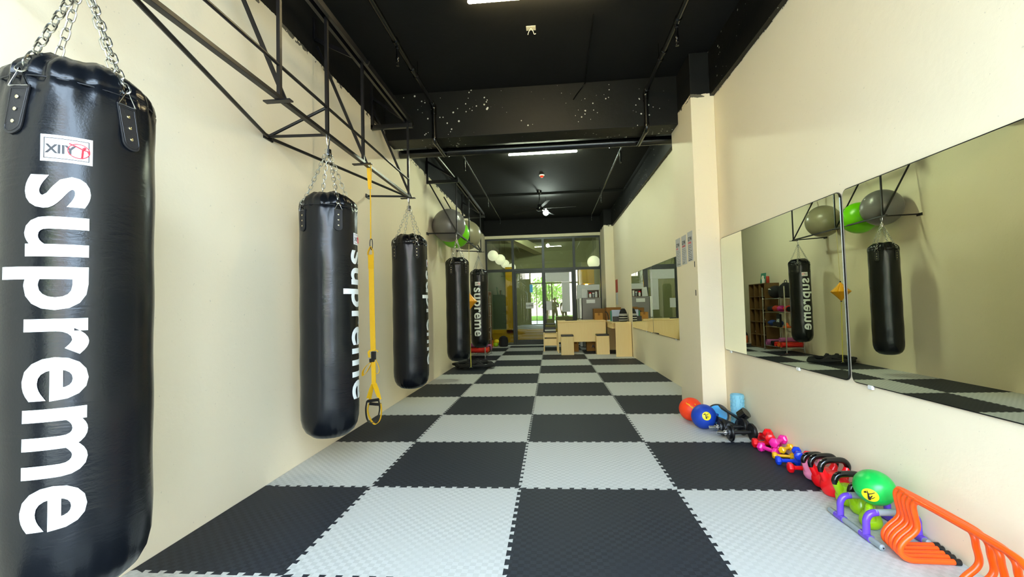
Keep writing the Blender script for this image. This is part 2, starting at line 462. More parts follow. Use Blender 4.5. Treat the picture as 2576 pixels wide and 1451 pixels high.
mirror(3.125, 5.13, .655, 1.83, 'Wall mirror beyond the pillar, its left end above the tall desk')
mirror(1.12, 3.115, .655, 1.83, 'Wall mirror half hidden behind the pillar in the rear part')

# ================================================================== PILLAR NOTICES
for k, (ya, yb, zt, zb) in enumerate(((.66, .47, 1.945, 1.61), (.42, .235, 1.945, 1.615), (.185, .01, 1.955, 1.63))):
    lab = ['White paper notice on the pillar, farthest of the three with the shortest red heading', 'White paper notice on the pillar, middle one of three', 'White paper notice on the pillar, nearest the camera with a bold bottom line'][k]
    r = thing('paper_notice', lab, 'notice', (1.776, (ya+yb)/2, (zt+zb)/2), 0, 'paper notices taped to the pillar')
    hw, hh = (ya-yb)/2, (zt-zb)/2
    part('paper', MB().box((-.003, -hw, -hh), (-.0005, hw, hh)), 'greypaper', r)
    m = plane_m((-.0036, hw-.02, hh-.10), (0, -1, 0), (0, 0, 1))
    part('heading', flat(text_mb('GYM', .06, .002), m), 'ink', r)
    m2 = plane_m((-.0036, hw-.02, hh-.13), (0, -1, 0), (0, 0, 1))
    part('red_line', flat(text_mb(['rules', 'schedule', 'training'][k], .036, .001), m2), 'redink', r)
    ln = MB()
    for j in range(9):
        z = hh-.155-j*.02; ln.box((-.0037, -hw+.02+random.random()*.06, z), (-.0031, hw-.02, z+(.004 if j < 8 else .008)))
    part('text_lines', ln, 'ink' if k == 2 else 'greypanel', r)
sw = MB()
for z in (1.56, 1.27): sw.box((1.772, -.03, z), (1.7765, -.012, z+.045))
solo('wall_clip', MB().box((-.004, -.006, -.03), (0, .006, .03)), 'rubber', 'Small dark clip on the near edge of the pillar, just under the notices', 'clip', (1.776, -.03, 1.585))
solo('wall_clip', MB().box((-.004, -.006, -.03), (0, .006, .03)), 'rubber', 'Small dark clip on the near edge of the pillar at mid height', 'clip', (1.776, -.03, 1.28))

# ================================================================== STEEL FRAMES ON THE LEFT WALL
def t_plate(root, x, y, z, s=.16):
    part('flat_plate', MB().box((x-.09, y-.02, z-.02), (x+.075, y+.02, z-.012)), 'steel', root)
def bracket(root, y, style, xr=-1.30):
    if style == 'full':
        part('wall_plate', MB().box((XL, y-.022, 3.25), (XL+.03, y+.022, 3.80)), 'steel', root, .003)
        part('arm', MB().box((XL, y-.022, 3.235), (xr+.05, y+.022, 3.285)), 'steel', root, .003)
        part('brace', MB().bar((XL+.02, y, 3.60), (xr+.0, y, 3.30), .03, .04, (0, 1, 0)), 'steel', root)
    else:
        part('wall_plate', MB().box((XL, y-.02, 3.54), (XL+.02, y+.02, 3.73)), 'steel', root, .003)
        part('arm', MB().bar((XL+.01, y, 3.545), (xr+.06, y, 3.295), .035, .02, (0, 1, 0)), 'steel', root)
def rail(root, name, x, y0, y1, z, w, h):
    part(name, MB().box((x-w/2, y0, z-h/2), (x+w/2, y1, z+h/2)), 'steel', root, .002)

fr = thing('bag_frame', 'Long black steel truss on the left wall, near one carrying the three big black bags', 'steel frame', (0, 0, 0), 0, 'black steel bag frames')
RX, RZ = -1.32, 2.44
top = MB()
for dx in (-.028, .028): top.box((RX+dx-.013, -5.5, 3.285), (RX+dx+.013, .02, 3.335))
top.box((RX-.04, -5.5, 3.332), (RX+.04, .02, 3.338))
part('top_rail', top, 'steel', fr, .002)
rail(fr, 'bottom_rail', RX, -5.5, -.03, RZ, .034, .024)
part('middle_rod', MB().tube([(RX, -5.5, 2.64), (RX, -.08, 2.64)], .0105, 10), 'steel', fr)
for y in (-4.9, -3.7, -2.5, -1.31, -.08):
    part('hanger', MB().bar((RX, y, RZ), (RX, y, 3.30), .022, .022), 'steel', fr)
    part('diagonal', MB().bar((XL+.01, y+.035, 3.50), (RX+.02, y+.035, RZ-.01), .024, .012, (0, 1, 0)), 'steel', fr)
    t_plate(fr, RX, y, RZ)
part('hanger', MB().bar((RX, -1.93, RZ), (RX, -1.93, 3.30), .022, .022), 'steel', fr)
part('hanger', MB().bar((RX, -3.62, RZ), (RX, -3.62, 3.30), .022, .022), 'steel', fr)
for y in (-4.9, -2.5): bracket(fr, y, 'full', RX)
bracket(fr, -1.31, 'strap', RX); bracket(fr, -.06, 'full', RX)
W = [(-1.96, -1.93), (-.2, -.1), (-3.62, -3.62)]
for yw, yr in W:
    part('wall_anchor', MB().box((XL, yw-.05, 2.415), (XL+.012, yw+.05, 2.455)), 'steel', fr)
    part('wall_strut', MB().tube([(XL+.005, yw, RZ), (RX, yr, RZ)], .011, 8), 'steel', fr)
part('wall_strut', MB().tube([(XL+.005, -1.96, RZ), (RX, -1.93, 2.64)], .011, 8), 'steel', fr)
part('wall_strut', MB().tube([(XL+.012, -1.94, RZ-.006), (RX, -.1, RZ-.006)], .012, 8), 'steel', fr)
part('wall_strut', MB().tube([(XL+.012, -1.98, RZ-.006), (RX, -3.55, RZ-.006)], .012, 8), 'steel', fr)

f2 = thing('bag_frame', 'Black steel truss on the left wall, far one holding the three exercise balls', 'steel frame', (0, 0, 0), 0, 'black steel bag frames')
RX2, RZ2 = -1.27, 2.41
top = MB()
for dx in (-.028, .028): top.box((RX2+dx-.013, 2.24, 3.285), (RX2+dx+.013, 5.2, 3.335))
top.box((RX2-.04, 2.24, 3.332), (RX2+.04, 5.2, 3.338))
part('top_rail', top, 'steel', f2, .002)
rail(f2, 'bottom_rail', RX2, 2.2, 4.85, RZ2, .03, .024)
for y in (2.28, 3.42, 4.82):
    part('hanger', MB().bar((RX2, y, RZ2), (RX2, y, 3.30), .02, .02), 'steel', f2)
    part('diagonal', MB().bar((XL+.01, y-.02, 3.30), (RX2+.01, y-.02, RZ2), .022, .012, (0, 1, 0)), 'steel', f2)
    if y != 2.28: t_plate(f2, RX2, y, RZ2)
bracket(f2, 2.24, 'full', RX2); bracket(f2, 5.2, 'full', RX2)
for yw, yr in ((2.22, 2.28), (4.55, 4.82)):
    part('wall_anchor', MB().box((XL, yw-.05, RZ2-.025), (XL+.012, yw+.05, RZ2+.015)), 'steel', f2)
    part('wall_strut', MB().tube([(XL+.005, yw, RZ2), (RX2, yr, RZ2)], .011, 8), 'steel', f2)
part('ceiling_rod', MB().bar((RX2-.02, 2.24, 3.32), (XL+.05, 1.2, ZC-.01), .035, .02), 'steel', f2)

# ================================================================== PUNCH BAGS
def link_mb(mb, p, d, roll, L=.041, Wd=.0235, r=.0029):
    d = d.normalized(); a = d.orthogonal().normalized(); b = d.cross(a)
    n = a*math.cos(roll)+b*math.sin(roll); pts = []
    for k in range(14):
        t = 2*PI*k/14; c, s_ = math.cos(t), math.sin(t)
        pts.append(p + d*((L-Wd)/2*(1 if c > 0 else -1)*(1 if abs(c) > .25 else abs(c)*4)+c*Wd/2) + n*s_*Wd/2)
    mb.tube(pts, r, 6, closed=True, cap=False)
def chain(a, b, pitch=.0315, sag=0, **k):
    a, b = Vector(a), Vector(b); n = max(2, round((b-a).length/pitch)); mb = MB()
    for i in range(n):
        t = (i+.5)/n; p = a.lerp(b, t); p.z -= sag*4*t*(1-t); link_mb(mb, p, b-a, (i % 2)*PI/2+.4, **k)
    return mb
def bag_body(R, zb, zs, zt, straps, seed):
    """one closed skin: rounded base, cylinder, pulled-in shoulder and folded dome (z relative to 0)"""
    rnd = random.Random(seed); seg = 96; mb = MB(); prof = []
    prof += [(1e-6, zb), (R*.35, zb+.004), (R*.62, zb+.018), (R*.82, zb+.05), (R*.93, zb+.09), (R*.985, zb+.14), (R*1.0, zb+.2)]
    nz = 26
    for i in range(1, nz): prof.append((R*(1+.008*math.sin(i*.9+seed)), zb+.2+(zs-.12-zb-.2)*i/nz))
    prof += [(R*1.0, zs-.12), (R*1.0, zs-.09), (R*.995, zs-.06), (R*.99, zs-.035), (R*.975, zs-.032), (R*.985, zs-.026), (R*.97, zs-.01), (R*.95, zs+.005),
             (R*.90, zs+.02), (R*.78, zs+.042), (R*.62, zs+.065), (R*.45, (zs+zt)/2+.03), (R*.25, zt-.006), (1e-6, zt)]
    ph = [rnd.random()*6 for _ in range(6)]; vs = []
    for r, z in prof:
        for k in range(seg):
            a = 2*PI*k/seg; rr_ = r; zz = z
            top = max(0, min(1, (z-(zs-.30))/.30))
            if r > .01:
                near = max(math.exp(-((math.degrees(math.atan2(math.sin(a-rad(s_)), math.cos(a-rad(s_)))))/16)**2) for s_ in straps)
                far_ = 1-near
                rr_ += -.007*top*near + top*top*.0045*math.sin(a*11+ph[0]+z*6) + top*top*.0042*(.3+near)*math.sin(a*21+ph[1]-z*16) + top*.0035*near*math.sin(a*34+z*40)
                if z > zs-.05: zz += .012*near*top + .003*math.sin(a*7+ph[2])*min(1, r/R*1.2)*top; rr_ += .004*math.sin(a*23+ph[3])*min(1, r/R)
                low = max(0, min(1, (zb+.2-z)/.2)); rr_ += low*.0035*math.sin(a*26+ph[4])*(.4+.6*math.sin(a*3+ph[5]))*min(1, r/R)
            vs.append((rr_*math.cos(a), rr_*math.sin(a), zz))
    n = len(prof); fs = []
    for i in range(n-1):
        for k in range(seg): fs.append((i*seg+k, i*seg+(k+1) % seg, (i+1)*seg+(k+1) % seg, (i+1)*seg+k))
    return mb.add(vs, fs)
def wrap(mb2, R, az_mid, vmid, ztop, down=True):
    """wrap flat letters on the cylinder: x runs down (or sideways when down=False)"""
    o = MB(); vs = []
    for x, y, _ in mb2.v:
        if down: a = rad(az_mid)+(y-vmid)/R; z = ztop-x
        else: a = rad(az_mid)+x/R; z = ztop+y
        vs.append((R*math.cos(a), R*math.sin(a), z))
    o.v = vs; o.f = mb2.f; return o
def strip(R, a0, a1, z0, z1, n=14, t=.0015):
    mb = MB(); vs = []
    for k in range(n+1):
        a = rad(a0+(a1-a0)*k/n)
        for r, z in ((R, z0), (R, z1), (R+t, z1), (R+t, z0)): vs.append((r*math.cos(a), r*math.sin(a), z))
    fs = [(0, 1, 2, 3), (4*n+3, 4*n+2, 4*n+1, 4*n)]
    for k in range(n):
        for j in range(4): fs.append((4*k+j, 4*k+(j+1) % 4, 4*k+4+(j+1) % 4, 4*k+4+j))
    return mb.add(vs, fs)
def punch_bag(loc, straps, text_az, label, seed, zr, R=.192, tilts=(0, 0, 0, 0), zb=.31):
    x, y = loc; root = thing('punching_bag', label, 'punching bag', (x, y, 0), 0, 'black punching bags on chains')
    zs, zt = 1.935, 2.01
    part('bag_body', bag_body(R, zb, zs, zt, straps, seed), 'vinyl', root, ang=60)
    seam = MB(); seam.tube([(R*.982*math.cos(2*PI*k/64), R*.982*math.sin(2*PI*k/64), zs-.034+.003*math.sin(6*PI*k/64)) for k in range(64)], .0022, 6, closed=True, cap=False)
    part('seam', seam, 'strap', root)
    sw_z = zr-.12
    sv = MB().lathe([(.004, sw_z+.045), (.008, sw_z+.042), (.008, sw_z+.02), (.022, sw_z+.016), (.024, sw_z-.018), (.030, sw_z-.022), (.030, sw_z-.03), (.018, sw_z-.036), (.006, sw_z-.04)][::-1], 20)
    part('swivel', sv, 'chrome', root)
    hk = [(0, 0, sw_z+.04), (0, .016, sw_z+.06), (0, .020, sw_z+.09), (0, .018, zr+.012), (0, 0, zr+.022), (0, -.018, zr+.012), (0, -.020, sw_z+.09), (0, -.014, sw_z+.06)]
    part('hook', MB().tube(spline(hk, 4, True), .004, 8, closed=True, cap=False), 'chrome', root)
    for si_, s_ in enumerate(straps):
        tl = rad(tilts[si_])/.14; a = rad(s_); c, si = math.cos(a), math.sin(a); rad_ = Vector((c, si, 0)); tan = Vector((-si, c, 0))
        top = Vector((c*.022, si*.022, sw_z-.028)); ringz = zs-.055
        apex = rad_*(R+.004)+Vector((0, 0, zs-.02)); edge = rad_*(R*.80)+Vector((0, 0, zs+.052))
        part('chain', chain(top, edge+Vector((0, 0, .006))), 'zinc', root)
        ch = part('chain', chain(edge+Vector((0, 0, .004)), apex, .0315), 'zinc', root)
        p1 = rad_*(R+.006)+tan*.027+Vector((0, 0, ringz-.012)); p2 = rad_*(R+.006)-tan*.027+Vector((0, 0, ringz-.012))
        part('triangle_ring', MB().tube([apex+Vector((0, 0, .004)), p1, p2], .0032, 6, closed=True, cap=False), 'chrome', root)
        st = MB(); w2 = 8.2; zt0, zb0 = ringz-.008, ringz-.150
        n = 8; poly = [(-w2, zt0-.0), (w2, zt0-.0), (w2, zb0+.02)]+[(w2*math.cos(rad(t)), zb0+.02-.024*math.sin(rad(t))) for t in range(20, 180, 20)]+[(-w2, zb0+.02)]
        nn = len(poly); R1, R2 = R-.002, R+.0045
        vs = [((R1 if q == 0 else R2)*math.cos(a+rad(px)+tl*(zt0-pz)), (R1 if q == 0 else R2)*math.sin(a+rad(px)+tl*(zt0-pz)), pz) for q in (0, 1) for px, pz in poly]
        st.add(vs, [tuple(range(nn)), tuple(range(nn, 2*nn))]+[(i, (i+1) % nn, nn+(i+1) % nn, nn+i) for i in range(nn)])
        so_ = part('strap_patch', st, 'strap', root, .0015)
        stitch = MB().tube([((R2+.0003)*math.cos(a+rad(px*.8)+tl*(zt0-pz)), (R2+.0003)*math.sin(a+rad(px*.8)+tl*(zt0-pz)), zb0+.055+(pz-zb0-.055)*.86) for px, pz in poly], .0007, 4, closed=True, cap=False)
        part('stitching', stitch, 'steel', so_)
        for j in range(3):
            z = ringz-.045-j*.036
            aa_ = a+tl*(zt0-z); m = plane_m(Vector((math.cos(aa_)*(R2-.001), math.sin(aa_)*(R2-.001), z)), (-math.sin(aa_), math.cos(aa_), 0), (0, 0, 1))
            part('rivet', MB().lathe([(.0055, 0), (.0055, .0015), (.003, .003), (1e-6, .0032)], 12, m), 'rivet', so_)
    if text_az is not None:
        lab_a = text_az+1.5
        pt = part('label_patch', strip(R+.0005, lab_a-17, lab_a+17, 1.647, 1.727), 'patch', root, label='white sewn label with black and red emblem')
        bd = MB(); Rb = R+.0022
        for (a0, a1, z0, z1) in ((-14.8, 14.8, 1.656, 1.658), (-14.8, 14.8, 1.716, 1.718), (-14.8, -14.2, 1.656, 1.718), (14.2, 14.8, 1.656, 1.718)):
            q = strip(Rb, lab_a+a0, lab_a+a1, z0, z1, 12, .0004); bd.add(q.v, q.f)
        part('label_border', bd, 'ink', pt)
        tm = text_mb('XIIY', .036, .0012, 1.0, .008)
        tm.v = [(v[0]-.046, v[1]-.012, 0) for v in tm.v]
        part('label_text', wrap(tm, R+.0026, lab_a, 0, 1.685, False), 'ink', pt)
        em = MB(); ring = []
        for k in range(28):
            t = 2*PI*k/28; u, v = .027+.024*math.cos(t), .0215*math.sin(t); aa = rad(lab_a)+u/R
            ring.append(((R+.0026)*math.cos(aa), (R+.0026)*math.sin(aa), 1.686+v))
        em.tube(ring, .0014, 5, closed=True, cap=False)
        def stroke(pts, r):
            em.tube([((R+.003)*math.cos(rad(lab_a)+u/R), (R+.003)*math.sin(rad(lab_a)+u/R), 1.686+v) for u, v in pts], r, 6)
        stroke([(.034, -.022), (.035, -.008), (.036, .006)], .0026); stroke([(.036, .006), (.022, .013), (.006, .020)], .0020)
        stroke([(.036, .006), (.046, .004), (.050, -.006)], .002); stroke([(.036, .008), (.042, .013)], .0034)
        part('label_emblem', em, 'redink', pt)
        tm = text_mb('supreme', .262, .0052, 1.0, .012, 1.05)
        xs = [v[0] for v in tm.v]; x0, x1 = min(xs), max(xs); k = 1.035/(x1-x0)
        tm.v = [((v[0]-x0)*k, v[1]*1.12, 0) for v in tm.v]
        part('lettering', wrap(tm, R+.0028, text_az, .080, 1.605), 'letter', root, label='large white letters reading down the bag', ang=80)
    return root
punch_bag((RX, -3.616), (-84, -9, 96, 171), -52.5, 'Largest black punching bag at the left edge, white lettering facing the camera', 1, RZ, R=.194, tilts=(-7, 6, 0, 0))
punch_bag((RX, -1.92), (-44.6, -121.5, 135.4, 58.5), 9, 'Black punching bag, second from the left, hanging beside the yellow trainer straps', 2, RZ)
punch_bag((RX, -.08), (-49.4, -128, 130.6, 52), 14, 'Black punching bag, third from the left, hanging at the end of the near truss', 3, RZ)
punch_bag((-1.29, 2.34), (-108, -31.5, 72, 148.5), None, 'Plain black punching bag hanging below the exercise balls, no lettering in view', 4, RZ2)
punch_bag((-1.315, 4.74), (-130, -55, 50, 125), -92, 'Farthest black punching bag, narrow in view with white lettering facing the camera', 5, RZ2)

# ================================================================== EXERCISE BALLS
def ex_ball(loc, r, mat, label):
    t = thing('exercise_ball', label, 'exercise ball', (loc[0], loc[1], loc[2]), 0, 'exercise balls stored on the far truss')
    mb = MB(); prof = []
    for i in range(65):
        a = PI*i/64; rr_ = r*(1+.0022*math.sin(i*3.0)*(1 if 10 < i < 54 else 0)); prof.append((max(1e-7, rr_*math.sin(a)), -rr_*math.cos(a)))
    part('ball', mb.lathe(prof, 64, Matrix.Rotation(rad(62), 4, 'X') @ Matrix.Rotation(.5, 4, 'Y')), mat, t, ang=80)
    part('valve_plug', MB().lathe([(.012, 0), (.012, .002), (.005, .003)], 12, Matrix.Rotation(rad(60), 4, 'Y') @ Matrix.Translation((0, 0, r))), 'white', t)
ex_ball((-1.466, 2.575, 2.595), .282, 'greyball', 'Dark grey exercise ball resting on the far truss, nearest of the three balls')
ex_ball((-1.484, 3.135, 2.54), .264, 'limeball', 'Bright lime green exercise ball resting behind the dark grey ball')
ex_ball((-1.447, 4.08, 2.66), .30, 'oliveball', 'Olive grey exercise ball resting at the far end of the truss')

# ================================================================== SUSPENSION TRAINER
def ribbon(mb, pts, w, t, wdir=(1, 0, 0)):
    P = [Vector(p) for p in pts]; wd = Vector(wdir); vs = []; n = len(P)
    for i, p in enumerate(P):
        d = (P[min(i+1, n-1)]-P[max(i-1, 0)]).normalized(); u = (wd-d*wd.dot(d)).normalized(); nn = d.cross(u)
        for a, b in ((-1, -1), (1, -1), (1, 1), (-1, 1)): vs.append(p+u*a*w/2+nn*b*t/2)
    fs = [(0, 1, 2, 3), tuple(4*(n-1)+k for k in (3, 2, 1, 0))]
    for i in range(n-1):
        for j in range(4): fs.append((4*i+j, 4*i+(j+1) % 4, 4*i+4+(j+1) % 4, 4*i+4+j))
    return mb.add(vs, fs)
tx, ty = -1.315, -1.19
tr = thing('suspension_trainer', 'Yellow strap suspension trainer with black handles hanging between the second and third bags', 'suspension trainer', (tx, ty, 0))
mb = MB(); ribbon(mb, [(0, 0, 2.46), (.012, 0, 2.45), (.016, 0, 2.40), (.012, 0, 2.28), (.004, 0, 2.24)], .012, .004, (0, 1, 0))
ribbon(mb, [(0, 0, 2.46), (-.010, 0, 2.45), (-.006, 0, 2.36), (0, 0, 2.26), (.004, 0, 2.24)], .03, .003, (1, .4, 0))
part('anchor_loop', mb, 'yellow', tr)
part('hanging_strap', ribbon(MB(), [(.004, 0, 2.25), (.006, 0, 2.1), (.004, 0, 1.95), (.003, 0, 1.80)], .010, .004, (.3, 1, 0)), 'yellow', tr)
part('carabiner', MB().tube(spline([(.003, 0, 1.80), (.016, 0, 1.79), (.018, 0, 1.74), (.010, 0, 1.705), (-.004, 0, 1.74), (-.004, 0, 1.78)], 4, True), .004, 8, closed=True, cap=False), 'rubber', tr)
mb = MB(); ribbon(mb, spline([(-.022, 0, 1.66), (-.020, 0, 1.69), (.004, 0, 1.735), (.020, 0, 1.70), (.022, 0, 1.66)], 4), .03, .003, (0, 1, 0))
part('top_loop', mb, 'yellow', tr)
part('main_strap', ribbon(MB(), [(-.002, 0, 1.665), (.004, 0, 1.57), (.006, -.002, 1.4), (.008, 0, 1.1), (.012, 0, .83)], .044, .006, (1, .12, 0)), 'yellow', tr)
part('strap_sleeve', MB().box((-.022, -.005, 1.54), (.028, .005, 1.665)), 'yellow', tr, .002)
part('buckle', MB().box((-.004, -.012, .755), (.034, .012, .825)), 'rubber', tr, .004)
part('buckle', MB().box((-.020, -.014, .735), (.022, .010, .765)), 'rubber', tr, .004)
mb = MB()
ribbon(mb, spline([(.01, 0, .74), (-.03, -.01, .72), (-.07, -.015, .67), (-.075, -.015, .625), (-.04, -.01, .655), (.0, 0, .73)], 4), .028, .003, (.2, 1, .4))
ribbon(mb, spline([(.03, 0, .76), (.058, 0, .70), (.064, 0, .66), (.050, 0, .635), (.020, 0, .645)], 4), .012, .003, (0, 1, 0))
ribbon(mb, [(-.012, -.004, .835), (-.026, -.006, .82), (-.020, -.006, .775)], .02, .003, (1, 0, .2))
ribbon(mb, [(.03, 0, .84), (.045, 0, .835), (.056, 0, .82)], .02, .003, (0, 1, 0))
part('adjuster_loop', mb, 'yellow', tr)
part('lower_strap', ribbon(MB(), [(.012, 0, .74), (.014, 0, .62), (.014, 0, .545)], .036, .008, (1, .1, 0)), 'yellow', tr)
def handle(dy, dz, tilt, sgn):
    mb = MB()
    ribbon(mb, [(.010, dy, .55), (-.012, dy, .50), (-.034, dy, .43+dz)], .026, .003, (.6, 1, 0))
    ribbon(mb, [(.018, dy, .55), (.036, dy, .50), (.060, dy, .44+dz)], .026, .003, (.6, 1, 0))
    part('handle_strap', mb, 'yellow', tr)
    part('hand_grip', MB().tube([(-.034, dy, .405+dz), (.064, dy, .405+dz+tilt)], .013, 14), 'rubber', tr)
    part('foot_loop', ribbon(MB(), spline([(-.040, dy, .41+dz), (-.052, dy, .34+dz), (-.034, dy+sgn*.02, .26+dz), (.005, dy+sgn*.02, .225+dz), (.050, dy+sgn*.01, .26+dz), (.070, dy, .34+dz), (.062, dy, .41+dz)], 5), .028, .003, (0, 1, 0)), 'yellow' if sgn > 0 else 'rubber', tr, label='black padded foot loop' if sgn < 0 else None)
handle(-.018, .0, .012, -1); handle(.022, -.03, -.008, 1)

# ================================================================== CEILING SERVICES
def pipe_run(x, mir, label1, label2):
    r = .025; sgn = 1 if x < 0 else -1
    t = thing('sprinkler_pipe', label1, 'pipe', (x, 0, 0), 0, 'black sprinkler pipes')
    part('pipe_run', MB().tube([(0, -5.6, 3.65), (0, .30, 3.65)], r, 14), 'pipe', t)
    part('elbow', MB().tube(spline([(0, .24, 3.65), (0, .31, 3.65), (0, .335, 3.62), (0, .335, 3.55)], 4), r*1.25, 14), 'pipe', t)
    part('drop_pipe', MB().tube([(0, .335, 3.62), (0, .335, 3.24)], r, 14), 'pipe', t)
    part('elbow', MB().tube(spline([(0, .335, 3.29), (0, .335, 3.235), (0, .36, 3.215), (0, .43, 3.215)], 4), r*1.25, 14), 'pipe', t)
    part('lower_pipe', MB().tube([(0, .36, 3.215), (0, .86, 3.215)], r, 14), 'pipe', t)
    for y in (-3.3, -1.05, -.55): part('coupling', MB().tube([(0, y, 3.65), (0, y+.05, 3.65)], r*1.3, 14), 'pipe', t)
    part('pipe_clip', MB().tube([(0, -.40, 3.65), (0, -.375, 3.65)], r*1.22, 14), 'pipe', t)
    part('hanger_rod', MB().tube([(-sgn*.0-.06*0, -.33, 3.67), (0, -.33, ZC)], .004, 6), 'pipe', t)
    sp = part('sprinkler_head', MB().lathe([(.006, 3.44), (.016, 3.442), (.016, 3.446), (.006, 3.455), (.006, 3.47), (.013, 3.475), (.013, 3.50), (.016, 3.505), (.016, 3.53), (.013, 3.535), (.013, 3.60), (.018, 3.605), (.018, 3.645)], 16, Matrix.Translation((0, -.975, 0))), 'chrome' if False else 'pipe', t)
    t2 = thing('sprinkler_pipe', label2, 'pipe', (x, 0, 0), 0, 'black sprinkler pipes')
    part('pipe_run', MB().tube([(0, 1.6, 3.65), (0, 7.45, 3.65)], .016, 12), 'pipe', t2)
    part('end_drop', MB().tube(spline([(0, 7.42, 3.65), (0, 7.47, 3.65), (0, 7.48, 3.62), (0, 7.48, 3.50)], 3), .016, 12), 'pipe', t2)
    for y in (2.3, 5.1):
        part('sprinkler_head', MB().lathe([(.006, 3.44), (.016, 3.442), (.016, 3.446), (.006, 3.455), (.012, 3.475), (.012, 3.645)], 12, Matrix.Translation((0, y, 0))), 'pipe', t2)
        part('hanger_rod', MB().tube([(0, y+.2, 3.66), (0, y+.2, ZC)], .004, 6), 'pipe', t2)
pipe_run(-1.12, False, 'Black pipe along the left of the near ceiling, dropping down the cross beam', 'Thin black pipe along the left of the rear ceiling')
pipe_run(1.41, True, 'Black pipe along the right of the near ceiling, dropping down the cross beam', 'Thin black pipe along the right of the rear ceiling')
t = thing('cross_pipe', 'Thick black pipe running wall to wall just behind the cross beam', 'pipe', (0, .90, 3.27))
part('pipe_run', MB().tube([(XL+.01, 0, 0), (XR-.01, 0, 0)], .055, 24), 'pipe', t)
for x in (-1.1, 1.05): part('coupling', MB().tube([(x, 0, 0), (x+.03, 0, 0)], .060, 24), 'pipe', t)
solo('ceiling_cable', MB().tube(spline([(.70, -.9, 3.833), (.71, -.1, 3.833), (.715, .30, 3.825), (.70, .362, 3.80), (.62, .362, 3.70), (.57, .362, 3.63)], 5), .007, 8), 'pipe', 'Short black cable hanging from the ceiling seam down the cross beam', 'cable')
def tube_light(x0, x1, y, mat, label):
    t = thing('tube_light', label, 'ceiling light', ((x0+x1)/2, y, ZC), 0, 'white tube lights on the ceiling'); h = (x1-x0)/2
    part('housing', MB().box((-h+.01, -.018, -.028), (h-.01, .018, 0)), 'white', t, .003)
    part('light_tube', MB().tube([(-h, 0, -.042), (-h+.01, 0, -.042), (h-.01, 0, -.042), (h, 0, -.042)], [.008, .017, .017, .008], 14), mat, t)
tube_light(-.40, .77, -1.26, 'tube', 'Lit tube light on the near ceiling, cut by the top of the photo')
tube_light(-.42, .75, 2.68, 'tubefar', 'Lit tube light on the ceiling behind the cross beam')
t = thing('junction_box', 'Small pale ceiling outlet with two loose white wires', 'junction box', (.12, -.76, ZC))
part('plate', MB().box((-.045, -.035, -.004), (.045, .035, 0)), 'cream', t, .002)
for a in (-1, 1): part('wire', MB().tube(spline([(.0, 0, -.004), (.02*a, -.01, -.04), (.03*a, -.02, -.075), (.036*a+.01, -.02, -.07)], 4), .0025, 6), 'cream', t)
t = thing('smoke_detector', 'Small red detector on the rear ceiling, in front of the fan', 'detector', (.12, 4.13, ZC))
part('base', MB().lathe([(.05, -.02), (.055, -.012), (.055, 0)], 24), 'white', t)
part('cover', MB().lathe([(1e-6, -.055), (.022, -.052), (.034, -.038), (.042, -.02)], 24), 'firered', t)
# fan
fan = thing('ceiling_fan', 'Black five-blade ceiling fan hanging over the reception area', 'fan', (.035, 5.39, 0))
part('canopy', MB().lathe([(.02, 3.76), (.055, 3.79), (.06, ZC)], 24), 'pipe', fan)
part('rod', MB().tube([(0, 0, 3.52), (0, 0, 3.79)], .012, 12), 'pipe', fan)
part('motor', MB().lathe([(1e-6, 3.37), (.06, 3.375), (.085, 3.40), (.085, 3.44), (.055, 3.46), (.045, 3.52), (.02, 3.53)], 28), 'pipe', fan)
for k in range(5):
    a = rad(-4+72*k); m = Matrix.Rotation(a, 4, 'Z') @ Matrix.Translation((0, 0, 3.425)) @ Matrix.Rotation(rad(10), 4, 'X')
    b = MB().prism([(.06, -.02), (.16, -.03), (.45, -.06), (.80, -.055), (.83, -.03), (.83, .03), (.80, .05), (.45, .05), (.16, .03), (.06, .02)], -.003, .003, m)
    part('blade', b, 'blackfab', fan, .001)
bl = thing('pendant_bulb', 'Bare glowing round bulb beyond the fan hub', 'light bulb', (.171, 5.85, 0))
part('cord', MB().tube([(0, 0, 3.50), (0, 0, ZC)], .003, 6), 'pipe', bl)
part('bulb_glass', MB().sphere((0, 0, 3.42), .065, 24), 'bulb', bl)
part('socket', MB().lathe([(.018, 3.475), (.018, 3.52), (.008, 3.53)], 14), 'white', bl)

# ================================================================== GLASS PARTITION (rear)
XS = [-1.72, -.90, .03, .965, 1.76]
fz = [0.012, 2.30, 3.27]
w1 = tag(bpy.data.objects.new('window_1', None), 'Dark aluminium glass front closing the rear of the gym', None, None, 'structure'); C.objects.link(w1); w1.location = (0, YG, 0)
fm = MB()
for i, x in enumerate(XS):
    ww = .05 if i in (0, 4) else .075
    fm.box((x-ww/2, -.04, 0), (x+ww/2, .04, 3.27))
fm.box((-1.75, -.038, 2.25), (1.76, .038, 2.33)); fm.box((-1.75, -.038, 3.22), (1.76, .038, 3.27)); fm.box((-1.75, -.038, 0.0), (1.76, .038, .05))
part('window_frame', fm, 'frame', w1, .003)
for i in range(4):
    a, b = XS[i]+.03, XS[i+1]-.03
    part('pane', MB().box((a, .018, 2.32), (b, .0225, 3.235)), 'glass', w1)
    if i != 1 and i != 2: part('pane', MB().box((a, .018, .04), (b, .0225, 2.26)), 'glass', w1)
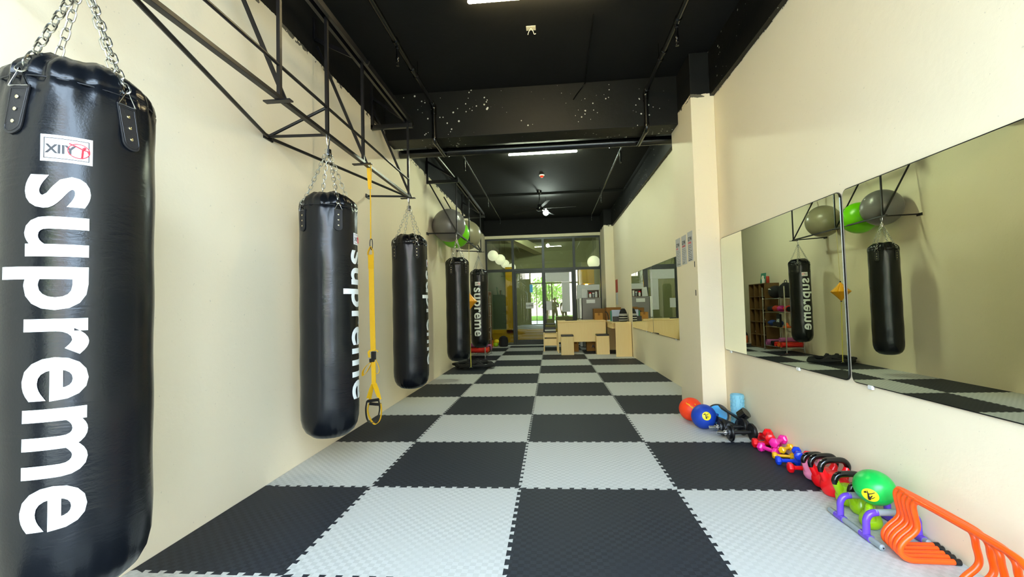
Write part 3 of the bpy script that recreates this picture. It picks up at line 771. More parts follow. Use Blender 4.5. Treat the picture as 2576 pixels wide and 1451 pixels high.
for n_, (a, b), lab in ((1, (XS[1]+.04, XS[2]-.005), 'Left glass door of the rear front, with the closed sign'), (2, (XS[2]+.005, XS[3]-.04), 'Right glass door of the rear front, with frosted sheets')):
    d = tag(bpy.data.objects.new(f'door_{n_}', None), lab, None, None, 'structure'); C.objects.link(d); d.location = (0, YG, 0)
    q = MB(); q.box((a, -.03, .03), (a+.05, .03, 2.25)); q.box((b-.05, -.03, .03), (b, .03, 2.25)); q.box((a+.05, -.03, .03), (b-.05, .03, .16)); q.box((a+.05, -.03, 2.19), (b-.05, .03, 2.25))
    part('door_frame', q, 'frame', d, .003)
    part('pane', MB().box((a+.045, -.0025, .15), (b-.045, .0025, 2.20)), 'glass', d)
    hx = b-.03 if n_ == 1 else a+.03
    part('door_handle', MB().tube([(hx, -.03, .95), (hx, -.07, .96), (hx, -.07, 1.24), (hx, -.03, 1.25)], .009, 8), 'frame', d)
yp = YG-.008
t = thing('closed_sign', 'Small white hanging sign reading CLOSED on the left glass door', 'sign', (-.42, YG-.045, 1.20))
part('board', MB().box((-.115, -.004, -.09), (.115, .004, .09)), 'paper', t, .004)
part('sign_text', flat(text_mb('CLOSED', .066, .0022, .88), plane_m((-.103, -.0048, -.025), (1, 0, 0), (0, 0, 1))), 'ink', t)
part('hanging_string', MB().tube([(-.08, 0, .09), (0, .0, .17), (.08, 0, .09)], .002, 5), 'ink', t)
solo('glass_sticker', MB().box((-.045, -.002, -.12), (.045, 0, .12)), 'sky', 'Small bright blue sticker high on the left glass door', 'sticker', (-.36, YG-.004, 1.72))
solo('frosted_sheet', MB().box((-.36, -.0015, -.15), (.36, 0, .15)), 'paper', 'Wide frosted sheet across the top of the right glass door', 'sheet', (.45, YG-.006, 2.05), group='paper sheets on the glass')
solo('frosted_sheet', MB().box((-.115, -.0015, -.455), (.115, 0, .455)), 'paper', 'Tall frosted sheet down the right side of the right glass door', 'sheet', (.69, YG-.009, 1.44), group='paper sheets on the glass')
solo('frosted_sheet', MB().box((-.085, -.0015, -.14), (.085, 0, .14)), 'paper', 'Small white paper in the middle of the right glass door', 'sheet', (.17, YG-.006, 1.18), group='paper sheets on the glass')
solo('white_board', MB().box((-.34, -.012, -.50), (.34, 0, .50)), 'paper', 'Large pale board standing against the glass above the fridge', 'board', (1.36, YG-.05, 1.28), bevel=.004)

# ---- room beyond the glass
struct('wall_rear', MB().box((XL-.75, 12.9, -.12), (XR+.45, 13.05, 4.0)), 'backwall')
struct('wall_rear_left', MB().box((XL-.75, YG+.1, -.12), (XL-.6, 13, 4.0)), 'backwall')
struct('wall_rear_right', MB().box((XR+.3, YG+.1, -.12), (XR+.45, 13, 4.0)), 'backwall')
struct('wall_rear_corner_left', MB().box((XL-.75, YG+.06, -.12), (XL-.02, YG+.2, 3.9)), 'backwall')
struct('wall_rear_corner_right', MB().box((XR+.02, YG+.06, -.12), (XR+.45, YG+.2, 3.9)), 'backwall')
struct('ceiling_rear', MB().box((XL-.75, YG+.1, 3.7), (XR+.45, 13.05, 3.85)), 'backwall')
struct('trim_10', MB().bar((-1.5, 9.0, 3.62), (-.2, 12.9, 3.35), .32, .25), 'cream')
t = thing('partition_screen', 'Mustard-framed grey screen seen through the left glass pane', 'screen', (0, 10.0, 0))
part('panel', MB().box((-2.0, -.02, .45), (-1.26, .02, 2.4)), 'greypanel', t)
q = MB(); q.box((-1.26, -.04, .30), (-1.03, .04, 2.5)); q.box((-2.2, -.04, .30), (1.0, .04, .42)); q.box((-2.2, -.03, .0), (1.0, .03, .30))
part('frame', q, 'yframe', t, .004)
t = thing('wall_cupboard', 'Mustard double-door cupboard lit from below, through the right pane', 'cupboard', (1.41, 9.9, 0))
part('cupboard_body', MB().box((-.25, 0, 1.86), (.25, .3, 2.34)), 'yframe', t, .004)
for s_ in (-1, 1): part('cupboard_door', MB().box((min(0, s_*.245)+.004, -.02, 1.87), (max(0, s_*.245)-.004, 0, 2.33)), 'yframe', t, .004)
part('under_lamp', MB().sphere((0, .1, 1.83), .05, 20), 'warm', t, label='glowing orange lamp')
t = thing('tube_light', 'Lit tube light on the ceiling of the room beyond the glass', 'ceiling light', (.1, 9.35, 3.7), 0, 'white tube lights on the ceiling')  # added lamp, hidden above the header, to brighten the rear room
part('housing', MB().box((-.6, -.02, -.03), (.6, .02, 0)), 'white', t, .003)
part('light_tube', MB().tube([(-.6, 0, -.045), (-.59, 0, -.045), (.59, 0, -.045), (.6, 0, -.045)], [.008, .017, .017, .008], 14), 'tubefar', t)
GL = 'round paper lanterns beyond the glass'
for k, (x, y, z, r, lab) in enumerate(((-1.728, 10.5, 2.959, .185, 'Round cream lantern beyond the glass, leftmost and largest'), (-1.55, 11.1, 2.88, .19, 'Round cream lantern beyond the glass, second from the left'),
        (-1.44, 11.8, 2.78, .16, 'Round cream lantern beyond the glass, third from the left'), (-1.24, 12.4, 2.70, .15, 'Round cream lantern beyond the glass, lowest at the right of its row'),
        (1.75, 10.9, 2.66, .22, 'Round cream lantern seen through the top right pane'))):
    l_ = thing('globe_lantern', lab, 'lantern', (x, y, z), 0, GL)
    part('lamp_shade', MB().sphere((0, 0, 0), r, 28), 'lamp', l_)
    part('cord', MB().tube([(0, 0, r), (0, 0, 3.7-z)], .004, 5), 'frame', l_)

# ================================================================== RECEPTION FURNITURE
t = thing('reception_desk', 'Pale wood reception desk with solid front panel, in front of the glass doors', 'desk', (0, 6.3, 0))
part('desk_top', MB().box((.38, -.02, .765), (1.56, .72, .79)), 'birch', t, .003)
part('front_panel', MB().box((.40, 0, .27), (1.54, .02, .765)), 'birch', t, .002)
part('side_panel', MB().box((.38, 0, 0), (.40, .70, .765)), 'birch', t, .002)
part('side_panel', MB().box((1.54, 0, 0), (1.56, .70, .765)), 'birch', t, .002)
t = thing('side_desk', 'Tall pale wood side desk standing against the right wall', 'desk', (0, 5.34, 0))
part('end_panel', MB().box((1.655, 0, 0), (2.008, .022, .768)), 'birch', t, .002)
part('desk_top', MB().box((1.59, .022, .745), (2.008, 1.6, .768)), 'birch', t, .003)
part('back_panel', MB().box((1.985, .022, 0), (2.008, 1.58, .745)), 'birch', t)
part('end_panel', MB().box((1.66, 1.56, 0), (1.985, 1.58, .745)), 'birch', t)
dr = part('drawer', MB().box((1.60, .20, .62), (1.96, 1.2, .74)), 'birch', t, .002)
def stool(x, y, lab):
    t = thing('box_stool', lab, 'stool', (x, y, 0), 0, 'box stools in front of the reception desk')
    q = MB()
    for s_ in (-1, 1): q.box((s_*.142-.008, -.14, 0), (s_*.142+.008, .14, .435))
    q.box((-.134, -.15, 0), (.134, -.135, .435)); q.box((-.134, -.135, .41), (.134, .14, .435))
    part('box', q, 'birch', t, .002)
    part('seat_pad', MB().box((-.148, -.148, .436), (.148, .14, .475)), 'cushion', t, .012)
stool(.595, 6.0, 'Pale wood box stool with black pad at the left end of the reception desk')
stool(1.43, 6.0, 'Pale wood box stool with black pad at the right end of the reception desk')
t = thing('drawer_bench', 'Low pale wood unit with drawers left of the reception desk', 'drawer unit', (.195, 6.77, 0))
for s_ in (-1, 1): part('leg', MB().box((s_*.17-.012, 0, 0), (s_*.17+.012, .35, .46)), 'birch', t, .002)
part('top', MB().box((-.182, -.005, .46), (.182, .355, .475)), 'birch', t, .002)
part('drawer', MB().box((-.155, .0, .36), (.155, .3, .452)), 'birch', t, .003)
part('drawer', MB().box((-.155, .0, .15), (.155, .3, .325)), 'birch', t, .003)
for k, (z, m_, lb) in enumerate(((.477, 'cushion', 'Flat black pad at the bottom of the stack on the drawer unit'), (.527, 'paper', 'Flat white pad in the stack on the drawer unit'), (.562, 'cushion', 'Black pad in the middle of the stack on the drawer unit'), (.622, 'olive', 'Olive rounded pad near the top of the stack on the drawer unit'), (.692, 'cushion', 'Curved black pad on top of the stack on the drawer unit'))):
    h = (.048, .033, .058, .068, .03)[k]
    solo('folded_pad', MB().box((-.15+.006*k, -.13, 0), (.15-.004*k, .13, h)), m_, lb, 'pad', (.195, 6.95, z), group='pads stacked on the drawer unit', bevel=.01)
def carton(loc, d, lab, mat='card', mark=False, rz=0):
    t = thing('cardboard_box', lab, 'box', loc, rz, 'cardboard boxes round the reception desk')
    part('box', MB().box((-d[0]/2, -d[1]/2, 0), (d[0]/2, d[1]/2, d[2])), mat, t, .003)
    part('tape', MB().box((-.025, -d[1]/2-.001, d[2]-.06), (.025, d[1]/2+.001, d[2]+.001)), 'carddark', t)
    if mark: part('printed_mark', flat(text_mb('A', .12, .004), plane_m((-.03, -d[1]/2-.002, .08), (1, 0, 0), (0, 0, 1))), 'ink', t)
carton((1.26, 6.85, 0), (.30, .3, .27), 'Cardboard box with a printed letter under the reception desk', 'card', True)
carton((.83, 6.75, 0), (.14, .3, .26), 'Narrow cardboard box under the reception desk behind the left stool', 'card')
carton((1.80, 6.75, .768), (.36, .36, .33), 'Large cardboard box standing on the side desk', 'carddark')
carton((1.44, 6.82, .79), (.2, .25, .17), 'Small cardboard box on the reception desk beside the large one', 'card')
carton((1.50, 7.28, 0), (.3, .28, 1.07), 'Tall dark cardboard box standing between the fridge and the desk', 'carddark')
t = thing('striped_bag', 'Black bag with white stripes standing on the side desk against the wall', 'bag', (1.90, 5.75, .768))
q = MB(); vs = []
prof = [(.075, 0), (.098, .01), (.10, .12), (.085, .20), (.06, .27), (.04, .30), (1e-6, .305)]
part('bag_body', q.lathe(prof, 28), 'blackfab', t)
for z in (.03, .085, .14, .165): 
    rr_ = .1012 if z < .13 else .096
    part('stripe', MB().lathe([(rr_-.002, z), (rr_+.002, z+.002), (rr_+.001, z+.014), (rr_-.004, z+.016)], 28), 'white', t)
solo('folder', MB().box((-.11, -.03, 0), (.11, .03, .27)), 'bluefolder', 'Pale blue document box standing on the side desk behind the striped bag', 'folder', (1.80, 6.15, .768), bevel=.006)
solo('folder', MB().box((-.012, -.05, 0), (.012, .05, .25)), 'teal', 'Thin green folder beside the pale blue document box', 'folder', (1.67, 6.15, .768), bevel=.002)
solo('desk_caddy', MB().box((-.07, -.05, 0), (.07, .05, .12)), 'rubber', 'Black desk caddy in front of the pale blue document box', 'caddy', (1.75, 5.85, .768), bevel=.004)
solo('notebook', MB().box((-.09, -.12, 0), (.09, .12, .02)), 'paper', 'White notebook lying on the side desk', 'notebook', (1.70, 6.40, .768), bevel=.003)
solo('laptop', MB().box((-.13, -.10, 0), (.13, .10, .018)), 'rubber', 'Closed dark laptop lying on the reception desk', 'laptop', (.72, 6.55, .79), rotz=.2, bevel=.004)
t = thing('floor_lamp_arm', 'Curved black handle sticking up behind the reception desk', 'handle', (1.62, 6.45, .79))
part('stem', MB().tube(spline([(.03, 0, 0), (.02, 0, .1), (0, 0, .17), (-.03, 0, .20), (-.055, 0, .19)], 5), .012, 10), 'rubber', t)
# fridge
t = thing('fridge', 'Grey two-door fridge behind the reception desk, white door edges to the left', 'fridge', (1.35, 7.95, 0))
part('cabinet', MB().box((-.26, -.28, .02), (.26, .28, 1.37)), 'fridge', t, .01)
part('door', MB().box((-.335, -.27, .80), (-.27, .27, 1.365)), 'white', t, .012, label='white freezer door edge')
part('door', MB().box((-.335, -.27, .03), (-.27, .27, .78)), 'white', t, .012, label='white fridge door edge')
part('label_sticker', MB().box((-.14, -.283, 1.22), (.10, -.28, 1.32)), 'paper', t)
part('foot', MB().box((-.24, -.26, 0), (.24, .26, .02)), 'rubber', t)
t = thing('open_box', 'Small dark shelf box with jars on top of the fridge', 'shelf box', (1.42, 7.85, 1.37))
q = MB(); q.box((-.15, -.1, 0), (.15, .1, .012)); q.box((-.15, -.1, .012), (-.138, .1, .20)); q.box((.138, -.1, .012), (.15, .1, .20)); q.box((-.15, .088, .012), (.15, .1, .20)); q.box((-.16, -.1, .20), (.16, .1, .215))
part('box', q, 'cubby', t)
for k, (x, h, m_, cap, lb) in enumerate(((-.09, .11, 'white', 'red', 'Small white jar with a red lid on top of the fridge'), (.0, .10, 'greytube', None, 'Small grey tin in the box on top of the fridge'), (.08, .13, 'white', None, 'White bottle at the right of the box on top of the fridge'))):
    j = thing('jar', lb, 'jar', (1.42+x, 7.80, 1.382), 0, 'jars on top of the fridge')
    part('jar_body', MB().lathe([(.028, 0), (.033, .01), (.033, h*.75), (.022, h), ], 16), m_, j)
    part('lid', MB().lathe([(.026, h), (.034, h+.002), (.034, h+.028), (.01, h+.03)], 16), cap or 'white', j)
solo('leaning_board', MB().box((-.07, -.008, 0), (.07, .008, .26)), 'paper', 'White framed board leaning beside the jars on top of the fridge', 'board', (1.16, 7.86, 1.372), rot=(rad(-6), rad(6), .3), bevel=.003)
t = thing('wall_calendar', 'Narrow red and white calendar hanging on the right wall near the rear pillar', 'calendar', (XR-.001, 7.45, 1.16))
part('picture', MB().box((-.004, -.19, .33), (0, .19, .68)), 'redposter', t)
part('page', MB().box((-.003, -.16, .0), (0, .19, .33)), 'paper', t)

# ================================================================== FAR LEFT: CUBBY, RACK, THINGS
t = thing('cubby_shelf', 'Tall brown cubby shelf against the left wall behind the farthest bag', 'shelf unit', (-1.57, 6.92, 0))
q = MB(); Wd, Dp, H = .86, .34, 1.6
for k in range(4): yy = -Wd/2+k*Wd/3; q.box((-Dp/2, yy-.008, 0), (Dp/2, yy+.008, H))
part('upright_panels', q, 'cubby', t, .001)
q = MB()
for k in range(6): q.box((-Dp/2, -Wd/2, k*(H-.016)/5), (Dp/2-.002, Wd/2, k*(H-.016)/5+.016))
part('shelf_boards', q, 'cubby', t, .001)
part('back_board', MB().box((-Dp/2-.005, -Wd/2, 0), (-Dp/2, Wd/2, H)), 'cubby', t)
CG = 'things kept in the brown cubby shelf'
for k, (r_, c_, m_) in enumerate(((4, 0, 'blackfab'), (4, 2, 'rubber'), (3, 1, 'blackfab'), (3, 2, 'strap'), (2, 0, 'white'), (1, 2, 'white'), (0, 0, 'white'), (0, 1, 'blackfab'))):
    yy = -Wd/2+(c_+.5)*Wd/3; z = r_*(H-.016)/5+.016
    q = MB(); q.sphere((0, 0, .05), .06, 16, 1.4, .8)
    o = solo('shoe_bundle', q, m_, f'{"Pale" if m_ == "white" else "Dark"} rolled bundle in the cubby shelf, {ORD[4-r_]} row down, {ORD[c_]} column', 'bundle', (-1.52, 6.92+yy, z+.002), group=CG)
t = thing('framed_picture', 'Green flower picture leaning on top of the cubby shelf', 'picture', (-1.60, 7.02, 1.602))
m = Matrix.Rotation(rad(-8), 4, 'Y')
part('frame', MB().box((-.012, -.12, 0), (.006, .12, .27), m), 'teal', t)
fl_ = MB()
for k in range(8): a = k*PI/4; fl_.sphere((.008, .035*math.cos(a), .15+.035*math.sin(a)), .024, 10)
part('painted_flower', MB().add(fl_.v, fl_.f, m), 'cream', t)
t = thing('spray_bottle', 'White spray bottle standing on top of the cubby shelf', 'bottle', (-1.50, 6.74, 1.602))
part('bottle_body', MB().lathe([(.03, 0), (.034, .01), (.034, .09), (.014, .13), (.014, .15)], 16), 'white', t)
part('nozzle', MB().box((-.012, -.03, .15), (.012, .02, .175)), 'white', t, .003)
solo('red_can', MB().lathe([(.032, 0), (.036, .006), (.036, .16), (.03, .17)], 18), 'redposter', 'Dark red can standing on top of the cubby shelf', 'can', (-1.55, 6.62, 1.602))

rk = thing('gear_rack', 'Chrome wire rack of gloves and mats behind the farthest bag', 'rack', (-1.50, 5.9, 0))
for sx in (-.18, .19):
    for sy in (-.52, .50): 
        p_ = part('post', MB().tube([(sx, sy, .055), (sx, sy, 1.48)], .013, 10), 'chrome', rk)
        part('foot', MB().lathe([(.032, .0), (.032, .01), (.012, .02), (.012, .06)], 14, Matrix.Translation((sx, sy, 0))), 'chrome', p_)
tiers = (.12, .56, .90, 1.22)
for z in tiers:
    q = MB(); q.box((-.18, -.52, z-.012), (-.172, .50, z)); q.box((.182, -.52, z-.012), (.19, .50, z))
    for k in range(14): q.box((-.18, -.52+k*.078, z-.004), (.19, -.515+k*.078, z))
    part('shelf', q, 'chrome', rk)
def matroll(y, z, r, mat, lab, x0=-1.70, x1=-1.27):
    mb = MB(); pts = []
    for k in range(60):
        a = k*.42; rr_ = .014+(r-.014)*k/59; pts.append((rr_*math.cos(a), rr_*math.sin(a)))
    q = MB(); n = len(pts); vs = []
    for x in (0, x1-x0): 
        for i, (a, b) in enumerate(pts):
            l_ = math.hypot(a, b) or 1
            vs += [(x, a, b), (x, a*(1-.006/l_), b*(1-.006/l_))]
    fs = []
    for i in range(n-1):
        a = 2*i
        fs += [(a, a+2, a+3, a+1), (2*n+a, 2*n+a+1, 2*n+a+3, 2*n+a+2), (a, 2*n+a, 2*n+a+2, a+2), (a+1, a+3, 2*n+a+3, 2*n+a+1)]
    fs += [(0, 1, 2*n+1, 2*n), (2*n-2, 4*n-2, 4*n-1, 2*n-1)]
    q.add(vs, fs); return solo('rolled_mat', q, mat, lab, 'exercise mat', (x0, y, z), group='rolled mats on the lowest rack shelf')
matroll(5.52, .121+.062, .06, 'redmat', 'Red rolled exercise mat on the lowest rack shelf, nearest the camera')
matroll(5.66, .121+.062, .06, 'orangepl', 'Orange rolled exercise mat on the lowest rack shelf')
matroll(5.80, .121+.062, .06, 'redmat', 'Red rolled exercise mat in the middle of the lowest rack shelf')
matroll(5.59, .121+.172, .055, 'pinkmat', 'Mauve rolled exercise mat lying on top of the red and orange rolls')
matroll(5.96, .121+.067, .065, 'blackfab', 'Black rolled exercise mat on the lowest rack shelf')
matroll(6.20, .121+.077, .075, 'pinkmat', 'Large mauve rolled exercise mat at the far end of the lowest rack shelf')
def glove(loc, mat, lab, rz):
    t = thing('boxing_glove', lab, 'boxing glove', loc, rz, 'boxing gloves on the rack')
    part('mitt', MB().sphere((0, 0, .075), .075, 24, 1.35, .95), mat, t)
    part('thumb', MB().tube(spline([(.05, -.05, .07), (.085, .0, .08), (.075, .06, .085)], 4), [.022, .028, .032, .034, .034, .033, .030, .026, .02][:9], 10), mat, t)
    part('cuff', MB().lathe([(.052, 0), (.058, .01), (.056, .10), (.05, .11)], 20, Matrix.Translation((0, -.08, .07)) @ Matrix.Rotation(PI/2, 4, 'X')), 'blackfab' if mat != 'blackfab' else 'white', t)
gl = [((-1.48, 5.55, .905), 'redmat', 'Red boxing glove on the third rack shelf, nearest the camera', .4), ((-1.45, 5.80, .905), 'magenta', 'Magenta boxing glove on the third rack shelf', -1.2), ((-1.50, 6.15, .905), 'redposter', 'Dark red boxing glove at the far end of the third rack shelf', 2.5),
      ((-1.46, 5.95, .565), 'bluegear', 'Blue boxing glove on the second rack shelf', 1.0), ((-1.46, 6.28, .565), 'bluegear', 'Blue boxing glove at the far end of the second rack shelf', -.5)]
for a in gl: glove(*a)
t = thing('gear_bag', 'Rounded black gear bag with white crescent on the top rack shelf', 'bag', (-1.50, 6.15, 1.222))
part('bag_body', MB().sphere((0, 0, .15), .15, 28, 1.25, 1.0), 'blackfab', t)
part('crescent_mark', MB().tube([(.146*math.cos(a*.5)+.004, .07*math.sin(a), .17+.05*math.cos(a)) for a in [x*.2-1.0 for x in range(11)]], [.002, .005, .008, .010, .011, .011, .011, .010, .008, .005, .002], 6), 'white', t)
t = thing('gear_bag', 'Squarish black gear bag at the near end of the top rack shelf', 'bag', (-1.50, 5.68, 1.222))
part('bag_body', MB().lathe([(.10, 0), (.15, .02), (.16, .15), (.13, .28), (.06, .34), (1e-6, .35)], 8), 'blackfab', t, .01)
part('carry_handle', MB().tube(spline([(0, -.06, .32), (0, -.04, .39), (0, .04, .39), (0, .06, .32)], 4), .008, 8), 'strap', t)
def cone(loc, lab, n):
    solo('marker_cone', MB().lathe([(.075, 0), (.075, .008), (.05, .012), (.016, .085), (.012, .085), (.045, .008)], 20), 'orangepl', lab, 'cone', loc, group='orange cones on the rack')
for k in range(3): cone((-1.40, 5.5, .562+.012*k), ['Orange cone at the bottom of the small stack on the rack', 'Orange cone in the middle of the small stack on the rack', 'Orange cone on top of the small stack on the rack'][k], k)
t = thing('kick_shield', 'Black kick pad with white letters leaning on the second rack shelf', 'kick pad', (-1.33, 5.55, .562))
part('pad', MB().box((-.05, .12, 0), (0, .28, .30)), 'blackfab', t, .012)
part('pad_letters', flat(text_mb('RA', .10, .004), plane_m((.002, .135, .12), (0, 1, 0), (0, 0, 1))), 'letter', t)

# battle rope heap + double-end ball
random.seed(11)
pts = []
for k in range(150):
    a = k*.55; rr_ = .20+.14*math.sin(k*.37)+.05*random.random(); 
    pts.append((rr_*1.15*math.cos(a)-.02, rr_*.72*math.sin(a), .028+.13*abs(math.sin(k*.83))*(1-rr_/.5)+.03*random.random()))
solo('battle_rope', MB().tube(spline(pts, 4), .022, 8), 'blackfab', 'Heap of coiled thick black rope on the floor under the orange ball', 'rope', (-1.28, 3.78, 0))
sb = thing('double_end_ball', 'Orange segmented hanging ball on a yellow cord beside the farthest bags', 'speed ball', (-1.30, 3.42, 0))
q = MB(); seg = 64; vs = []; prof = [(.008, -.17), (.018, -.15), (.05, -.11), (.10, -.055), (.145, -.012), (.155, 0), (.145, .012), (.10, .055), (.05, .11), (.018, .15), (.008, .17)]
for r, z in prof:
    for k in range(seg):
        a = 2*PI*k/seg; g = 1-.13*(abs(math.sin(a*4)) < .35); vs.append((r*g*math.cos(a), r*g*math.sin(a), 1.30+z))
fs = [(i*seg+k, i*seg+(k+1) % seg, (i+1)*seg+(k+1) % seg, (i+1)*seg+k) for i in range(len(prof)-1) for k in range(seg)]
q.add(vs, fs+[tuple(range(seg)), tuple((len(prof)-1)*seg+k for k in range(seg))])
part('ball', q, pm('amber_leather', '#f0aa10', .4), sb, ang=50)
for z in (1.47, 1.13): part('end_knob', MB().sphere((0, 0, z), .014, 12), 'rubber', sb)
part('top_cord', MB().tube([(0, 0, 1.47), (.02, 0, RZ2-.01)], .005, 6), pm('pale_cord', '#c9b878', .7), sb)
part('bottom_cord', MB().tube([(0, 0, 1.13), (0, .05, .06)], .008, 6), pm('yellow_cord', '#d8cf5a', .7), sb)
part('floor_hook', MB().tube([(-.03, .05, .05), (0, .05, .075), (.03, .05, .05)], .006, 6), 'chrome', sb)
# things by the glass
t = thing('duffel_bag', 'Orange and black bag on the floor at the far left corner', 'bag', (-1.60, 8.30, 0))
part('bag_body', MB().lathe([(.08, 0), (.10, .02), (.10, .22), (.06, .30), (1e-6, .32)], 20), 'orangepl', t)
part('top_flap', MB().lathe([(.103, .21), (.09, .27), (.05, .33), (1e-6, .34)], 20), 'blackfab', t)
t = thing('toy_pack', 'Yellow and green soft pack on the floor beside the black bag', 'pack', (-1.44, 8.40, 0))
part('lower_half', MB().sphere((0, 0, .07), .085, 20, .8, .82), 'lime', t)
part('upper_half', MB().sphere((.03, 0, .16), .08, 20, .8, .8), 'ymark', t)
t = thing('black_bucket_bag', 'Black upright bag with loose straps on the floor by the glass', 'bag', (-1.21, 8.44, 0))
part('bag_body', MB().lathe([(.11, 0), (.13, .02), (.145, .18), (.12, .27), (.06, .31), (1e-6, .32)], 12), 'blackfab', t)
part('loose_strap', ribbon(MB(), spline([(.08, -.02, .28), (.14, -.03, .26), (.18, -.03, .20), (.16, -.03, .15)], 4), .02, .003, (0, 1, 0)), 'strap', t)

# ================================================================== GEAR ALONG THE RIGHT WALL
t = thing('medicine_ball', 'Orange medicine ball with yellow markings against the pillar', 'medicine ball', (1.60, -.285, .113), 0, 'medicine balls on the floor by the pillar')
part('ball', MB().sphere((0, 0, 0), .113, 40), 'orangeball', t)
q = MB()
def on_ball(u, v, R_, fwd, up):
    f_ = Vector(fwd).normalized(); r_ = f_.cross(Vector(up)).normalized(); u_ = r_.cross(f_)
    return (f_+r_*u+u_*v).normalized()*R_
vd = Vector((-.62, -2.3, .62))
for k in range(8):
    u0 = -.42+.11*k; v0 = -.22+.09*k; L = (.24, .20, .22, .18, .24, .22, .18, .2)[k]
    q.tube([on_ball(u0+.13*s_, v0+L*s_*1.1, .1135, vd, (0, 0, 1)) for s_ in (0, .25, .5, .75, 1)], .0034, 5)
q.tube([on_ball(-.40+.06*math.cos(a), .42+.05*math.sin(a), .1135, vd, (0, 0, 1)) for a in [i*.6 for i in range(8)]], .004, 5)
part('yellow_marking', q, 'omark', t)
t = thing('medicine_ball', 'Dark blue medicine ball with round yellow badge in front of the orange ball', 'medicine ball', (1.628, -.585, .112), 0, 'medicine balls on the floor by the pillar')
part('ball', MB().sphere((0, 0, 0), .112, 40), 'navyball', t)
def badge(parent, R_, fwd, rr_, mark_mat='ink', sc3=(1, 1, 1)):
    q = MB(); rings = 6; vs = [on_ball(0, 0, R_+.0008, fwd, (0, 0, 1))]; fs = []; n = 28
    for i in range(1, rings+1):
        for k in range(n): a = 2*PI*k/n; vs.append(on_ball(rr_*i/rings*math.cos(a), rr_*i/rings*math.sin(a), R_+.0008, fwd, (0, 0, 1)))
    for k in range(n): fs.append((0, 1+k, 1+(k+1) % n))
    for i in range(rings-1):
        for k in range(n): fs.append((1+i*n+k, 1+(i+1)*n+k, 1+(i+1)*n+(k+1) % n, 1+i*n+(k+1) % n))
    q.add([(v[0]*sc3[0], v[1]*sc3[1], v[2]*sc3[2]) for v in vs], fs); b = part('badge', q, 'ymark', parent, ang=80)
    q = MB()
    for path, r_ in (([(.02, -.16), (.04, -.05), (.05, .06), (.08, .18)], .0065), ([(.05, .05), (-.06, .10), (-.15, .16)], .003), ([(.04, -.06), (-.06, -.10), (-.14, -.02)], .003), ([(.10, .12), (.17, .08)], .005), ([(-.02, -.05), (-.07, .02)], .003)):
        q.tube([on_ball(u*rr_*3.6, v*rr_*3.6, R_+.001, fwd, (0, 0, 1)) for u, v in path], [r_*(1-.25*i) for i in range(len(path))], 6)
    q.v = [(v[0]*sc3[0], v[1]*sc3[1], v[2]*sc3[2]) for v in q.v]
    part('badge_emblem', q, mark_mat, b)
badge(t, .112, (-.15, -1.9, .52), .36)
# ab wheel
t = thing('ab_wheel', 'Light blue and black exercise wheel leaning beside the blue ball', 'exercise wheel', (1.788, -.485, .103))
m = Matrix.Rotation(rad(-117), 4, 'Z') @ Matrix.Rotation(rad(78), 4, 'Y')
part('wheel_face', MB().lathe([(1e-6, .020), (.022, .022), (.085, .018), (.088, .010), (.088, 0)], 40, m), 'sky', t)
part('tyre', MB().lathe([(.088, -.016), (.099, -.012), (.1015, 0), (.099, .010), (.088, .013)], 40, m), 'rubber', t)
part('wheel_face', MB().lathe([(1e-6, -.024), (.085, -.02), (.088, -.01), (.088, 0)], 40, m), 'sky', t)
part('handle', MB().add(*(lambda z: (z.v, z.f))(MB().tube([(0, 0, .02), (0, 0, .11)], .013, 12)), m), 'navyball', t)
# roller
t = thing('foam_roller', 'Pale blue knobbly foam roller standing upright against the right wall', 'foam roller', (1.948, -.55, 0))
q = MB().lathe([(.040, 0), (.055, 0), (.055, .31), (.040, .31), (.040, .30), (.040, .01)], 36)
for i in range(9):
    for k in range(12):
        if (k % 3) == 2: continue
        a0 = 2*PI*k/12+(i % 2)*.1; z0 = .008+i*.0335
        vs = []
        for r in (.054, .0625):
            for a, z in ((a0, z0), (a0+.40, z0), (a0+.40, z0+.024), (a0, z0+.024)): vs.append((r*math.cos(a), r*math.sin(a), z))
        q.add(vs, [(3, 2, 1, 0), (4, 5, 6, 7), (0, 1, 5, 4), (1, 2, 6, 5), (2, 3, 7, 6), (3, 0, 4, 7)])
part('roller_body', q, 'roller', t)
# adjustable dumbbells
def adj_dumbbell(loc, rot, lab):
    t = thing('adjustable_dumbbell', lab, 'dumbbell', loc, 0, 'black plate dumbbells with chrome bars'); t.rotation_euler = rot
    X = Matrix.Rotation(PI/2, 4, 'Y')
    part('bar', MB().tube([(-.20, 0, 0), (.20, 0, 0)], .0115, 14), 'chrome', t)
    part('grip', MB().tube([(-.078, 0, 0), (-.074, 0, 0), (.074, 0, 0), (.078, 0, 0)], [.013, .0165, .0165, .013], 14), 'rubber', t)
    for s_ in (-1, 1):
        for j, (r, x) in enumerate(((.072, .088), (.052, .105))):
            part('plate', MB().lathe([(.012, x-.009), (r*.6, x-.006), (r*.68, x-.009), (r, x-.009), (r+.002, x), (r, x+.009), (r*.68, x+.009), (r*.6, x+.006), (.012, x+.009)], 32, Matrix.Rotation(s_*PI/2, 4, 'Y')), 'rubber', t)
        q = MB()
        for k in range(6): a = k*PI/3; q.tube([(s_*.120, .016*math.cos(a), .016*math.sin(a)), (s_*.136, .016*math.cos(a), .016*math.sin(a))], .006, 8)
        q.tube([(s_*.114, 0, 0), (s_*.140, 0, 0)], .017, 14)
        part('star_collar', q, 'chrome', t)
    return t
adj_dumbbell((1.805, -.975, .0735), (0, 0, .02), 'Black plate dumbbell with chrome bar lying nearest the red dumbbells')
adj_dumbbell((1.80, -.80, .0735), (0, 0, .04), 'Black plate dumbbell with chrome bar lying just behind the nearest one')
